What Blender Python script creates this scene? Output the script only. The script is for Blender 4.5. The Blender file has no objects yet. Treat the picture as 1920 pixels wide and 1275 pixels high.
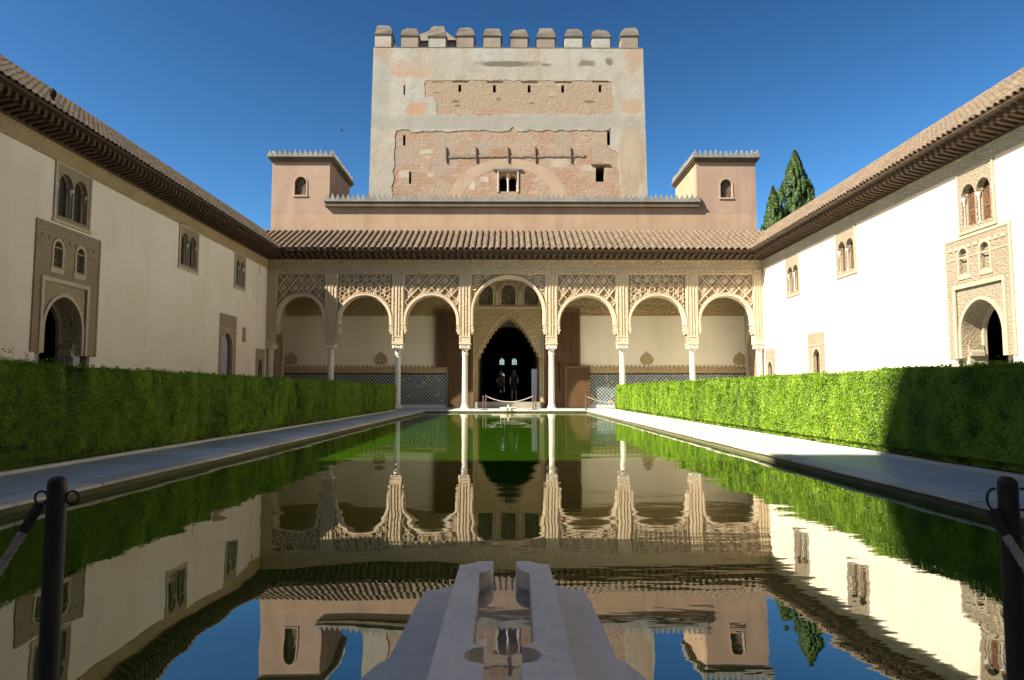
import bpy, bmesh, math, random
import numpy as np
from mathutils import Vector, Matrix
from mathutils.geometry import tessellate_polygon

random.seed(7); rng = np.random.default_rng(7)
PI = math.pi
scene = bpy.context.scene
col = scene.collection

# ------------------------------------------------------------------ camera
cam = bpy.data.cameras.new('camera'); camo = bpy.data.objects.new('camera', cam); col.objects.link(camo)
cam.sensor_width = 36.0; cam.lens = 1284 / 1920 * 36.0
cam.clip_start = 0.05; cam.clip_end = 3000
camo.location = (0, 0, 0.90)
camo.rotation_euler = (math.radians(90) + math.atan(97.5 / 1284), 0, -math.atan(7 / 1284))
scene.camera = camo

# ------------------------------------------------------------------ sky, sun, exposure
SUN = Vector((-1.06, -0.54, 1.0)).normalized()          # towards the sun
world = bpy.data.worlds.new('World'); scene.world = world; world.use_nodes = True
wn = world.node_tree; wn.nodes.clear()
wo = wn.nodes.new('ShaderNodeOutputWorld'); wb = wn.nodes.new('ShaderNodeBackground'); sk = wn.nodes.new('ShaderNodeTexSky')
sk.sky_type = 'NISHITA'; sk.sun_disc = False
sk.sun_elevation = math.asin(SUN.z); sk.sun_rotation = math.atan2(SUN.x, SUN.y)
sk.altitude = 800; sk.air_density = 1.0; sk.dust_density = 1.3; sk.ozone_density = 3.0
wb.inputs['Strength'].default_value = 0.08
# clear dry mountain air seen through a polarised exposure: a steeper, deeper blue over the whole dome
gm = wn.nodes.new('ShaderNodeGamma'); gm.inputs[1].default_value = 1.9
hs = wn.nodes.new('ShaderNodeHueSaturation'); hs.inputs['Saturation'].default_value = 1.0; hs.inputs['Value'].default_value = 0.172; hs.inputs['Hue'].default_value = 0.484
wn.links.new(sk.outputs[0], gm.inputs[0]); wn.links.new(gm.outputs[0], hs.inputs['Color']); wn.links.new(hs.outputs[0], wb.inputs[0]); wn.links.new(wb.outputs[0], wo.inputs[0])
sl = bpy.data.lights.new('sun', 'SUN'); so = bpy.data.objects.new('sun', sl); col.objects.link(so)
sl.energy = 5.0; sl.angle = math.radians(0.53); sl.color = (1.0, 0.92, 0.80)
so.rotation_euler = SUN.to_track_quat('Z', 'Y').to_euler(); so.location = SUN * 60
vs = scene.view_settings; vs.view_transform = 'Standard'; vs.look = 'None'; vs.gamma = 1; vs.use_curve_mapping = False
vs.exposure = 1.64

# ------------------------------------------------------------------ helpers
WL = {}
def put(o, parent, loc):
    loc = Vector(loc); WL[o] = loc
    o.location = loc - WL[parent] if parent else loc
    if parent: o.parent = parent
    return o
def tag(o, label=None, cat=None, group=None, kind=None):
    if label: o['label'] = label
    if cat: o['category'] = cat
    if group: o['group'] = group
    if kind: o['kind'] = kind
    return o
def thing(name, loc, label, cat, group=None):
    o = bpy.data.objects.new(name, None); col.objects.link(o); o.empty_display_size = .2
    put(o, None, loc); return tag(o, label, cat, group)
def copy(o, parent, loc, rz=None):
    c = o.copy(); col.objects.link(c); c.parent = None; put(c, parent, loc)
    if rz is not None: c.rotation_euler = (0, 0, rz)
    return c

def fY(Y):   return lambda a, b, c: (a, Y - c, b)          # faces south, a = X
def fX(X, s): return lambda a, b, c: (X - s * c, a, b)     # side walls, a = Y, s = -1 left wall, +1 right wall
def fZ(Z):   return lambda a, b, c: (a, b, Z + c)

STUFF = {'scallop_edge', 'crest_row', 'inscription_band', 'fillets', 'reveal_ribs', 'stalactite', 'scallop_row', 'lattice_ribs', 'studded_bands'}
class MB:
    def __init__(s): s.v = []; s.f = []; s.n = 0
    def add(s, V, F):
        s.v.extend(V); n = s.n; s.f.extend([tuple(i + n for i in f) for f in F]); s.n += len(V); return s
    def hexa(s, P):
        return s.add(P, [(0,1,2,3),(7,6,5,4),(0,4,5,1),(1,5,6,2),(2,6,7,3),(3,7,4,0)])
    def box(s, x0, x1, y0, y1, z0, z1):
        return s.hexa([(x0,y0,z0),(x1,y0,z0),(x1,y1,z0),(x0,y1,z0),(x0,y0,z1),(x1,y0,z1),(x1,y1,z1),(x0,y1,z1)])
    def fbox(s, fr, a0, a1, b0, b1, c0, c1):
        return s.hexa([fr(a,b,c) for c in (c0,c1) for a,b in ((a0,b0),(a1,b0),(a1,b1),(a0,b1))])
    def plate(s, fr, outer, holes=(), c0=0, c1=.1):
        loops = [list(outer)] + [list(h) for h in holes]
        pts = [p for L in loops for p in L]; N = len(pts)
        tris = tessellate_polygon([[Vector((p[0], p[1], 0)) for p in L] for L in loops])
        V = [fr(p[0], p[1], c1) for p in pts] + [fr(p[0], p[1], c0) for p in pts]
        F = []
        for t in tris:
            F.append(tuple(t)); F.append(tuple(i + N for i in reversed(t)))
        o = 0
        for L in loops:
            m = len(L)
            for i in range(m):
                j = (i + 1) % m; F.append((o+i, o+j, o+j+N, o+i+N))
            o += m
        return s.add(V, F)
    def tube(s, path, r, n=8, caps=True):
        P = [Vector(p) for p in path]; V = []; F = []
        R = r if isinstance(r, (list, tuple)) else [r] * len(P)
        prev = None
        for i, p in enumerate(P):
            d = (P[min(i+1, len(P)-1)] - P[max(i-1, 0)]).normalized()
            if prev is None:
                a = d.orthogonal().normalized()
            else:
                a = (prev - d * prev.dot(d)).normalized()
            prev = a; b = d.cross(a)
            for k in range(n):
                t = 2 * PI * k / n; V.append(tuple(p + (a * math.cos(t) + b * math.sin(t)) * R[i]))
        for i in range(len(P) - 1):
            for k in range(n):
                k2 = (k + 1) % n; F.append((i*n+k, i*n+k2, (i+1)*n+k2, (i+1)*n+k))
        if caps:
            F.append(tuple(range(n - 1, -1, -1))); F.append(tuple((len(P)-1)*n + k for k in range(n)))
        return s.add(V, F)
    def lathe(s, prof, cx=0, cy=0, n=18, sq=0):
        V = []; F = []
        for r, z in prof:
            for k in range(n):
                t = 2 * PI * (k + .5) / n; V.append((cx + r * math.cos(t), cy + r * math.sin(t), z))
        m = len(prof)
        for i in range(m - 1):
            for k in range(n):
                k2 = (k + 1) % n; F.append((i*n+k, i*n+k2, (i+1)*n+k2, (i+1)*n+k))
        F.append(tuple(range(n - 1, -1, -1))); F.append(tuple((m-1)*n + k for k in range(n)))
        return s.add(V, F)
    def mesh(s, name, mat, origin=(0,0,0), smooth=False, recalc=True, bevel=0):
        me = bpy.data.meshes.new(name); o = Vector(origin)
        me.from_pydata([(v[0]-o.x, v[1]-o.y, v[2]-o.z) for v in s.v], [], s.f)
        if recalc and len(s.f) < 60000:
            bm = bmesh.new(); bm.from_mesh(me)
            bmesh.ops.recalc_face_normals(bm, faces=bm.faces)
            if bevel:
                es = [e for e in bm.edges if len(e.link_faces) == 2 and e.calc_face_angle(0) > .5]
                bmesh.ops.bevel(bm, geom=es, offset=bevel, segments=2, affect='EDGES', clamp_overlap=True)
            bm.to_mesh(me); bm.free()
        if smooth:
            me.polygons.foreach_set('use_smooth', [True] * len(me.polygons))
            try: me.set_sharp_from_angle(angle=math.radians(40))
            except Exception: pass
        me.materials.append(mat); me.update(); return me
    def build(s, name, mat, parent=None, origin=None, smooth=False, bevel=0, recalc=True):
        if origin is None: origin = WL[parent] if parent else (0, 0, 0)
        ob = bpy.data.objects.new(name, s.mesh(name, mat, origin, smooth, recalc, bevel)); col.objects.link(ob)
        if name in STUFF: ob['kind'] = 'stuff'
        return put(ob, parent, origin)

def arc(xc, zc, rx, rz, n=24, pt=0.0, a0=PI, a1=0.0):
    L = []
    for i in range(n + 1):
        t = a0 + (a1 - a0) * i / n; x = math.cos(t); z = math.sin(t)
        L.append((xc + rx * x, zc + rz * z + pt * max(0, 1 - abs(x) * 1.6) ** 1.3))
    return L
def opening(xc, h, z0, zs, rise, n=22, pt=0.0):
    return [(xc - h, z0)] + arc(xc, zs, h, rise, n, pt) + [(xc + h, z0)]
def rect(a0, a1, b0, b1): return [(a0,b0),(a1,b0),(a1,b1),(a0,b1)]
def band(inner, outer): return list(outer) + list(reversed(inner))
def rough_poly(pts, step=.35, amp=.08, rnd=random):
    """subdivide a polygon and jitter its outline"""
    out = []
    for i in range(len(pts)):
        a = Vector(pts[i]); b = Vector(pts[(i+1) % len(pts)]); n = max(1, int((b-a).length / step))
        for k in range(n):
            p = a.lerp(b, k / n); out.append((p.x + rnd.uniform(-amp, amp), p.y + rnd.uniform(-amp, amp)))
    return out

# ------------------------------------------------------------------ materials
class NT:
    def __init__(s, name):
        s.m = bpy.data.materials.new(name); s.m.use_nodes = True; s.t = s.m.node_tree; s.t.nodes.clear()
        s.out = s.n('ShaderNodeOutputMaterial'); s.p = s.n('ShaderNodeBsdfPrincipled')
        s.l(s.p.outputs[0], s.out.inputs[0]); s._pos = None
    def n(s, k): return s.t.nodes.new(k)
    def l(s, a, b): s.t.links.new(a, b)
    def pos(s):
        if s._pos is None: s._pos = s.n('ShaderNodeNewGeometry').outputs['Position']
        return s._pos
    def scaled(s, v, src=None):
        m = s.n('ShaderNodeVectorMath'); m.operation = 'MULTIPLY'; s.l(src or s.pos(), m.inputs[0]); m.inputs[1].default_value = v; return m.outputs[0]
    def sv(s, sock, val):
        if hasattr(val, 'is_linked') or hasattr(val, 'links'): s.l(val, sock)
        else:
            try: sock.default_value = val
            except Exception: sock.default_value = (*val, 1)
    def noise(s, scale, detail=4, rough=.55, vec=None, dist=0):
        k = s.n('ShaderNodeTexNoise'); s.l(vec or s.pos(), k.inputs['Vector'])
        k.inputs['Scale'].default_value = scale; k.inputs['Detail'].default_value = detail
        k.inputs['Roughness'].default_value = rough; k.inputs['Distortion'].default_value = dist; return k.outputs['Fac']
    def vor(s, scale, vec=None, feat='F1', out='Distance'):
        k = s.n('ShaderNodeTexVoronoi'); k.feature = feat; s.l(vec or s.pos(), k.inputs['Vector']); k.inputs['Scale'].default_value = scale; return k.outputs[out]
    def ramp(s, fac, stops, interp='LINEAR'):
        r = s.n('ShaderNodeValToRGB'); s.l(fac, r.inputs[0]); e = r.color_ramp.elements; r.color_ramp.interpolation = interp
        while len(e) < len(stops): e.new(.5)
        for k, (p, c) in enumerate(stops):
            e[k].position = p; e[k].color = (*c, 1) if hasattr(c, '__len__') else (c, c, c, 1)
        return r.outputs[0]
    def mix(s, fac, a, b, mode='MIX'):
        m = s.n('ShaderNodeMix'); m.data_type = 'RGBA'; m.blend_type = mode
        s.sv(m.inputs[0], fac); s.sv(m.inputs[6], a); s.sv(m.inputs[7], b); return m.outputs[2]
    def math(s, op, a, b=0.0, c=0.0):
        m = s.n('ShaderNodeMath'); m.operation = op; s.sv(m.inputs[0], a); s.sv(m.inputs[1], b); s.sv(m.inputs[2], c); return m.outputs[0]
    def sep(s, v=None):
        x = s.n('ShaderNodeSeparateXYZ'); s.l(v or s.pos(), x.inputs[0]); return x.outputs
    def bump(s, h, strength=.5, dist=.02, normal=None):
        b = s.n('ShaderNodeBump'); b.inputs['Strength'].default_value = strength; b.inputs['Distance'].default_value = dist
        s.l(h, b.inputs['Height'])
        if normal: s.l(normal, b.inputs['Normal'])
        return b.outputs[0]
    def rand(s): return s.n('ShaderNodeObjectInfo').outputs['Random']
    def fin(s, color, rough=.85, normal=None, spec=.3):
        s.sv(s.p.inputs['Base Color'], color); s.sv(s.p.inputs['Roughness'], rough); s.p.inputs['Specular IOR Level'].default_value = spec
        if normal: s.l(normal, s.p.inputs['Normal'])
        return s.m

MAT = {}
def m_plaster(name, c1, c2, stain=None, streak=.5, bumpd=.012):
    t = NT(name); a = t.noise(.55, 5, .6); b = t.noise(9, 5, .6)
    st = t.noise(1.0, 4, .6, t.scaled((1.3, 1.3, .12)))
    c = t.mix(t.ramp(a, [(.35, 0), (.68, 1)]), c1, c2)
    s3 = stain or tuple(x * .78 for x in c2)
    c = t.mix(t.math('MULTIPLY', t.ramp(st, [(.5, 0), (.78, 1)]), streak), c, s3)
    c = t.mix(t.math('MULTIPLY', t.ramp(b, [(.55, 0), (.8, 1)]), .35), c, tuple(x * .86 for x in c1))
    c = t.mix(t.math('MULTIPLY', t.ramp(t.noise(1.9, 6, .7), [(.50, 0), (.70, 1)]), .30), c, tuple(x * .84 for x in c2))
    h = t.math('ADD', t.noise(2.2, 3, .5), t.math('MULTIPLY', t.noise(24, 5, .65), .3))
    MAT[name] = t.fin(c, .92, t.bump(h, .5, bumpd), .2)
m_plaster('wing_plaster', (.87, .765, .60), (.80, .685, .505), (.66, .555, .41), .45)
m_plaster('portico_plaster', (.76, .69, .52), (.72, .64, .46), None, .3)
m_plaster('ochre_plaster', (.325, .228, .15), (.275, .18, .115), (.19, .132, .09), .75, .02)
m_plaster('brown_plaster', (.30, .212, .15), (.26, .178, .124), (.19, .13, .092), .75, .02)
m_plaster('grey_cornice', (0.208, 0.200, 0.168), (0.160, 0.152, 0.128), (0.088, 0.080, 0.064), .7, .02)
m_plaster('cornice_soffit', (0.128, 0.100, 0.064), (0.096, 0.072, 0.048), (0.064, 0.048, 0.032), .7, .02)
m_plaster('pale_patch', (0.360, 0.235, 0.155), (0.340, 0.260, 0.185), None, .3, .02)
m_plaster('dark_patch', (0.155, 0.130, 0.100), (0.200, 0.160, 0.115), None, .3, .02)
m_plaster('white_patch', (0.440, 0.375, 0.290), (0.400, 0.340, 0.260), None, .3, .02)
m_plaster('buff_render', (0.360, 0.260, 0.165), (0.320, 0.225, 0.140), None, .4, .02)
m_plaster('merlon_plaster', (0.216, 0.176, 0.132), (0.172, 0.136, 0.100), (0.112, 0.092, 0.072), .7, .03)
m_plaster('cap_stone', (0.104, 0.088, 0.068), (0.152, 0.124, 0.092), (0.056, 0.048, 0.036), .8, .05)
m_plaster('palace_stone', (.46, .39, .29), (.40, .33, .24), None, .4, .02)

def soft_box(t, x, z, n, cx, cz, hx, hz, edge=.18):
    """blotch mask round (cx, cz) with a ragged soft outline"""
    dx = t.math('DIVIDE', t.math('ABSOLUTE', t.math('SUBTRACT', x, cx)), hx); dz = t.math('DIVIDE', t.math('ABSOLUTE', t.math('SUBTRACT', z, cz)), hz)
    d = t.math('ADD', t.math('POWER', t.math('ADD', t.math('POWER', dx, 4.0), t.math('POWER', dz, 4.0)), .25), t.math('MULTIPLY', t.math('SUBTRACT', n, .5), 1.5))
    m = t.n('ShaderNodeMapRange'); t.l(d, m.inputs[0]); m.inputs[1].default_value = 1.0 + edge; m.inputs[2].default_value = 1.0 - edge; m.inputs[3].default_value = 0; m.inputs[4].default_value = 1
    return m.outputs[0]
def m_tower():
    t = NT('tower_plaster'); x, y, z = t.sep(); a = t.noise(.33, 5, .62); b = t.noise(1.1, 6, .65); d = t.noise(7, 5, .6); e = t.noise(1.6, 6, .68)
    st = t.noise(1.0, 5, .6, t.scaled((.9, .9, .09)))
    c = t.mix(t.ramp(a, [(.36, 0), (.62, 1)]), (.282, .275, .230), (.272, .240, .184))
    c = t.mix(t.math('MULTIPLY', t.ramp(b, [(.50, 0), (.72, 1)]), .6), c, (0.191, 0.179, 0.144))
    c = t.mix(t.math('MULTIPLY', t.ramp(st, [(.50, 0), (.75, 1)]), .5), c, (0.156, 0.139, 0.105))
    c = t.mix(t.math('MULTIPLY', t.ramp(t.noise(.5, 6, .7), [(.58, 0), (.66, 1)]), .55), c, (0.265, 0.179, 0.115))
    c = t.mix(t.math('MULTIPLY', t.ramp(d, [(.56, 0), (.75, 1)]), .45), c, (0.148, 0.133, 0.101))
    for (cx, cz, hx, hz, cc, k_, ed) in ((-5.9, 20.45, 1.05, .48, (0.289, 0.183, 0.117), .85, .3), (-5.85, 20.6, .8, .25, (0.257, 0.226, 0.172), .7, .4), (-5.6, 17.95, .55, .40, (0.296, 0.176, 0.108), .9, .2),
            (7.45, 18.15, .62, .45, (0.281, 0.204, 0.125), .9, .12), (7.45, 15.0, .72, 2.2, (0.242, 0.183, 0.121), .9, .15), (7.3, 15.4, .5, 1.7, (0.312, 0.265, 0.195), .5, .5), (-.1, 20.80, 1.75, .17, (0.105, 0.090, 0.069), .95, .25), (4.8, 20.85, .5, .20, (0.121, 0.101, 0.078), .9, .25),
            (2.3, 20.75, .3, .10, (0.121, 0.101, 0.078), .9, .3), (6.15, 20.95, .22, .24, (0.113, 0.094, 0.070), .9, .3), (-7.6, 21.6, .5, .5, (0.265, 0.176, 0.117), .7, .5), (7.7, 21.4, .5, .8, (0.257, 0.187, 0.129), .8, .4), (-4.0, 20.9, 1.0, .6, (0.265, 0.238, 0.183), .5, .6), (0, 17.15, 9, .42, (0.211, 0.204, 0.168), .7, .2), (-7.7, 19.3, .5, 2.0, (0.195, 0.183, 0.148), .6, .5)):
        c = t.mix(t.math('MULTIPLY', soft_box(t, x, z, e, cx, cz, hx, hz, ed), k_), c, cc)
    h = t.math('ADD', b, t.math('MULTIPLY', d, .3))
    MAT['tower_plaster'] = t.fin(c, .95, t.bump(h, .7, .05), .15)
m_tower()
def m_brick(name, mortar, b1, b2, pale, amt, marks=()):
    t = NT(name); x, y, z = t.sep()
    cv = t.n('ShaderNodeCombineXYZ'); t.l(x, cv.inputs[0]); t.l(z, cv.inputs[1])
    k = t.n('ShaderNodeTexBrick'); t.l(cv.outputs[0], k.inputs['Vector']); k.inputs['Scale'].default_value = 1
    k.inputs['Brick Width'].default_value = .26; k.inputs['Row Height'].default_value = .085; k.inputs['Mortar Size'].default_value = .02
    k.inputs['Color1'].default_value = (*b1, 1); k.inputs['Color2'].default_value = (*b2, 1); k.inputs['Mortar'].default_value = (*mortar, 1)
    e = t.noise(1.6, 6, .68)
    pt = t.noise(.62, 7, .70, t.scaled((1, 1, 1.35)))
    c = t.mix(t.ramp(pt, [(.49 - amt, 0), (.54 - amt, .92)]), k.outputs[0], pale)
    c = t.mix(t.math('MULTIPLY', t.ramp(t.noise(3.1, 5, .7, t.scaled((1, 1, 2.6))), [(.56, 0), (.7, 1)]), .55), c, tuple(v * .66 for v in b1))
    c = t.mix(t.math('MULTIPLY', t.ramp(t.noise(1.3, 5, .7, t.scaled((1, 1, 2.0))), [(.60, 0), (.65, 1)]), .7), c, tuple(min(1, v * 1.28) for v in pale))
    c = t.mix(t.math('MULTIPLY', t.ramp(t.noise(6.0, 5, .7), [(.60, 0), (.68, 1)]), .5), c, tuple(v * .45 for v in pale))
    for (cx, cz, hx, hz, cc, k_, ed) in marks:
        c = t.mix(t.math('MULTIPLY', soft_box(t, x, z, e, cx, cz, hx, hz, ed), k_), c, cc)
    h = t.math('ADD', k.outputs[1], t.math('MULTIPLY', t.noise(4, 5, .7), -1.8))
    MAT[name] = t.fin(c, .95, t.bump(h, .8, -.03), .1)
W_ = (0.367, 0.320, 0.254); P_ = (0.261, 0.211, 0.160)
m_brick('brick_orange', (.29, .215, .148), (.245, .128, .072), (.275, .162, .098), (.285, .222, .162), .015,
        [(-6.3, 13.95, .28, .2, W_, .9, .15), (-4.65, 13.92, .2, .14, W_, .9, .15), (-2.2, 13.4, .18, .34, W_, .95, .12), (-1.45, 13.65, .22, .16, W_, .9, .15), (-4.95, 15.33, .42, .13, W_, .8, .2),
         (3.1, 14.65, .5, .25, W_, .6, .25), (5.55, 15.2, .55, .5, P_, .9, .15), (-3.85, 15.9, .6, .75, P_, .85, .2), (-4.0, 14.5, .6, .7, P_, .7, .3), (-1.6, 15.6, 1.1, .4, P_, .8, .25), (3.3, 16.0, .5, .6, P_, .85, .2), (-6.4, 15.0, .5, .5, P_, .7, .3), (-.6, 15.35, .5, .22, (0.242, 0.125, 0.066), .6, .3), (4.9, 14.4, .5, .2, W_, .6, .3), (5.35, 14.25, .9, .12, W_, .4, .3)])
m_brick('brick_pale', (0.269, 0.207, 0.140), (0.254, 0.168, 0.098), (0.281, 0.207, 0.133), (0.269, 0.207, 0.140), .17,
        [(-3.2, 18.45, .22, .10, (0.156, 0.082, 0.039), .9, .2), (-3.1, 18.2, .2, .06, (0.156, 0.082, 0.039), .9, .2), (4.9, 18.45, .3, .09, (0.172, 0.090, 0.043), .9, .2), (-4.3, 19.65, .4, .06, (0.203, 0.109, 0.055), .8, .2), (1.4, 18.35, .14, .06, (0.172, 0.090, 0.043), .9, .2), (-.6, 18.6, .12, .12, (0.172, 0.094, 0.047), .8, .3), (-4.35, 19.0, .2, .06, (0.156, 0.101, 0.055), .8, .3), (2.6, 18.75, .16, .04, (0.187, 0.101, 0.055), .8, .3)])

m_plaster('arch_brick', (.315, .238, .162), (.275, .205, .14), (.21, .15, .10), .6, .02)
def m_stucco(name, c1, c2, sc=9.0, d=.05):
    t = NT(name); v = t.vor(sc, feat='SMOOTH_F1'); w = t.vor(sc * 2.3); n = t.noise(sc * 1.5, 4, .6)
    a = t.noise(.8, 4, .6)
    c = t.mix(t.ramp(a, [(.35, 0), (.7, 1)]), c1, c2)
    c = t.mix(t.math('MULTIPLY', t.ramp(n, [(.5, 0), (.72, 1)]), .45), c, tuple(x * .72 for x in c2))
    h = t.math('ADD', t.math('ADD', t.ramp(v, [(.15, 1), (.55, 0)]), t.math('MULTIPLY', w, .6)), t.math('MULTIPLY', n, .8))
    MAT[name] = t.fin(c, .9, t.bump(h, .9, d), .2)
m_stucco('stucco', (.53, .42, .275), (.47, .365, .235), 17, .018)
m_stucco('wing_stucco', (.315, .258, .172), (.275, .22, .142), 24, .022)  # stucco copy for the sunlit wing, darkened to offset its stronger light
m_stucco('stucco_deep', (.37, .275, .175), (.31, .225, .14), 14, .05)  # recessed ground; shade behind the ribs is put into its darker colour
m_stucco('stucco_frieze', (.54, .43, .27), (.47, .37, .225), 14, .05)
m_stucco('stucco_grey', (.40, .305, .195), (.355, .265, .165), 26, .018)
m_stucco('stucco_gold', (.50, .37, .19), (.44, .32, .155), 12, .05)
m_plaster('wing_trim', (.36, .305, .215), (.32, .265, .18), None, .3, .015)  # smooth stucco copy for the sunlit wing, darkened against overexposure
m_plaster('stucco_smooth', (.57, .465, .315), (.52, .415, .275), None, .3, .015)

def m_simple(name, c1, c2, sc=4, rough=.7, bd=.01, bs=20, vec=None, spec=.4, metal=0):
    t = NT(name); v = t.scaled(vec) if vec else None
    c = t.mix(t.ramp(t.noise(sc, 5, .6, v), [(.35, 0), (.68, 1)]), c1, c2)
    MAT[name] = t.fin(c, rough, t.bump(t.noise(bs, 4, .6, v), .4, bd), spec); t.p.inputs['Metallic'].default_value = metal
m_simple('eave_wood', (.062, .037, .021), (.10, .062, .035), 3, .85, .01, 14, (3, 3, 1))
m_simple('door_wood', (.088, .042, .011), (.062, .029, .007), 2.5, .7, .012, 10, (4, 4, .6))
m_simple('door_wood_edge', (.145, .071, .02), (.115, .054, .015), 2.5, .7, .012, 10, (4, 4, .6))
m_simple('shutter_wood', (.18, .09, .042), (.125, .06, .028), 3, .65, .02, 22)
m_simple('step_stone', (.30, .27, .20), (.24, .21, .155), 3, .8)  # edge marble made darker so that the step looks shaded
m_simple('grey_door', (.40, .40, .42), (.33, .33, .35), 3, .7)
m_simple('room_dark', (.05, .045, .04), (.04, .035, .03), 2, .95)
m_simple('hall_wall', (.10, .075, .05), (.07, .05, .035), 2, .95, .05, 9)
m_simple('pool_side', (.13, .115, .055), (.085, .085, .035), 3, .8, .02, 9, (1, 1, 5))
m_simple('iron_post', (.045, .03, .022), (.03, .022, .018), 8, .5, .004, 40, None, .5)
m_simple('far_post', (.10, .06, .04), (.07, .045, .03), 8, .6)
m_simple('rope', (.55, .50, .43), (.42, .38, .32), 30, .95, .01, 60)
m_simple('rope_sleeve', (.06, .05, .045), (.05, .04, .035), 30, .9)
m_simple('earth', (.16, .11, .07), (.11, .08, .05), 2, .98, .03, 12)
m_simple('ground', (.36, .31, .24), (.30, .26, .20), .6, .95, .02, 6)
m_simple('board', (.50, .52, .60), (.46, .48, .56), 2, .5)
m_simple('board_frame', (.20, .21, .25), (.17, .18, .22), 2, .5)
m_simple('skin', (.62, .36, .25), (.55, .31, .21), 5, .6)
m_simple('black_dress', (.025, .022, .026), (.018, .016, .02), 6, .9)
m_simple('navy_cloth', (.05, .06, .10), (.10, .10, .14), 9, .9)
m_simple('hair', (.16, .10, .06), (.10, .06, .035), 12, .6, .02, 50)
m_simple('grey_hair', (.14, .13, .13), (.09, .085, .085), 12, .6, .02, 50)
m_simple('bark', (.11, .08, .055), (.07, .05, .035), 4, .95, .05, 9, (4, 4, 1))
m_simple('lead', (.02, .02, .021), (.014, .014, .015), 4, .95, .01, 20, None, .1)
m_simple('bird', (.03, .03, .03), (.02, .02, .02), 4, .8)

def m_marble(name, c1, c2, rough, vein=.35):
    t = NT(name)
    ds = t.noise(2.2, 5, .62, None, 1.6); big = t.noise(.6, 4, .6); sp = t.noise(38, 3, .5)
    c = t.mix(t.ramp(big, [(.35, 0), (.68, 1)]), c1, c2)
    c = t.mix(t.math('MULTIPLY', t.ramp(ds, [(.46, 0), (.5, 1), (.54, 0)]), vein), c, tuple(x * .55 for x in c2))
    c = t.mix(t.math('MULTIPLY', t.ramp(sp, [(.62, 0), (.70, 1)]), .4), c, (.18, .17, .16))
    c = t.mix(.5, c, t.mix(t.rand(), tuple(x * .68 for x in c2), tuple(min(1, x * 1.12) for x in c1)))
    c = t.mix(t.math('MULTIPLY', t.ramp(t.noise(4.5, 6, .7), [(.52, 0), (.72, 1)]), .38), c, tuple(x * .6 for x in c2))
    rg = t.ramp(t.noise(3, 4, .6), [(.3, rough - .08), (.7, rough + .12)])
    MAT[name] = t.fin(c, rg, t.bump(t.noise(9, 5, .6), .35, .006), .45)
m_marble('paving_marble', (.50, .525, .515), (.42, .445, .435), .42)
m_marble('runnel_marble', (.90, .79, .67), (.78, .68, .58), .45, .5)
m_marble('column_marble', (.66, .61, .51), (.59, .535, .44), .5, .2)
m_marble('pale_marble', (.52, .48, .41), (.46, .42, .35), .5, .2)
m_marble('edge_marble', (.62, .585, .50), (.50, .46, .37), .55)

def m_tile():
    t = NT('clay_tile'); r = t.rand(); n = t.noise(3.2, 4, .6); f = t.noise(18, 4, .65)
    g = t.noise(2.7, 1, .5)
    c = t.ramp(t.math('MULTIPLY_ADD', g, .9, t.math('MULTIPLY', r, .25)), [(.28, (.145, .108, .069)), (.45, (.095, .068, .043)), (.62, (.172, .127, .081)), (.8, (.127, .083, .05))])
    c = t.mix(t.math('MULTIPLY', t.ramp(n, [(.48, 0), (.66, 1)]), .7), c, (.125, .10, .072))
    c = t.mix(t.math('MULTIPLY', t.ramp(f, [(.55, 0), (.7, 1)]), .5), c, (.30, .26, .20))
    MAT['clay_tile'] = t.fin(c, .95, t.bump(f, .6, .02), .15)
m_tile()

def m_dado():
    """glazed mosaic: cream strapwork round diamonds of black, green, blue and honey"""
    t = NT('glazed_mosaic'); x, y, z = t.sep()
    a = t.math('ADD', x, y)
    S = 5.6
    u = t.math('MULTIPLY', t.math('ADD', a, z), S); w = t.math('MULTIPLY', t.math('SUBTRACT', a, z), S)
    fu = t.math('ABSOLUTE', t.math('SUBTRACT', t.math('FRACT', u), .5)); fw = t.math('ABSOLUTE', t.math('SUBTRACT', t.math('FRACT', w), .5))
    strap = t.math('GREATER_THAN', t.math('MAXIMUM', fu, fw), .375)
    cv = t.n('ShaderNodeCombineXYZ'); t.l(t.math('FLOOR', u), cv.inputs[0]); t.l(t.math('FLOOR', w), cv.inputs[1])
    wn_ = t.n('ShaderNodeTexWhiteNoise'); wn_.noise_dimensions = '2D'; t.l(cv.outputs[0], wn_.inputs['Vector'])
    big = t.noise(.9, 2, .5)
    sel = t.math('ADD', t.math('MULTIPLY', wn_.outputs['Value'], .65), t.math('MULTIPLY', big, .45))
    cc = t.ramp(sel, [(.0, (.012, .014, .012)), (.48, (.02, .06, .035)), (.58, (.014, .014, .016)), (.68, (.03, .06, .12)), (.85, (.36, .19, .04)), (.92, (.02, .045, .03))], 'CONSTANT')
    c = t.mix(strap, cc, (.33, .36, .315))
    MAT['glazed_mosaic'] = t.fin(c, .3, t.bump(strap, .3, .004), .5)
m_dado()

def m_lattice(name, c1, hole, sc):
    t = NT(name); v = t.vor(sc, feat='DISTANCE_TO_EDGE'); g = t.ramp(v, [(.10, 1), (.16, 0)])
    MAT[name] = t.fin(t.mix(g, hole, c1), .9, t.bump(g, .8, .03), .2)
m_lattice('lattice_stucco', (.17, .125, .08), (.035, .026, .018), 14)
m_lattice('lattice_dark', (.20, .165, .10), (.035, .03, .022), 10)
m_lattice('lattice_pale', (.34, .28, .19), (.09, .07, .05), 17)
m_lattice('lattice_wood', (.17, .085, .04), (.04, .02, .012), 15)

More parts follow.
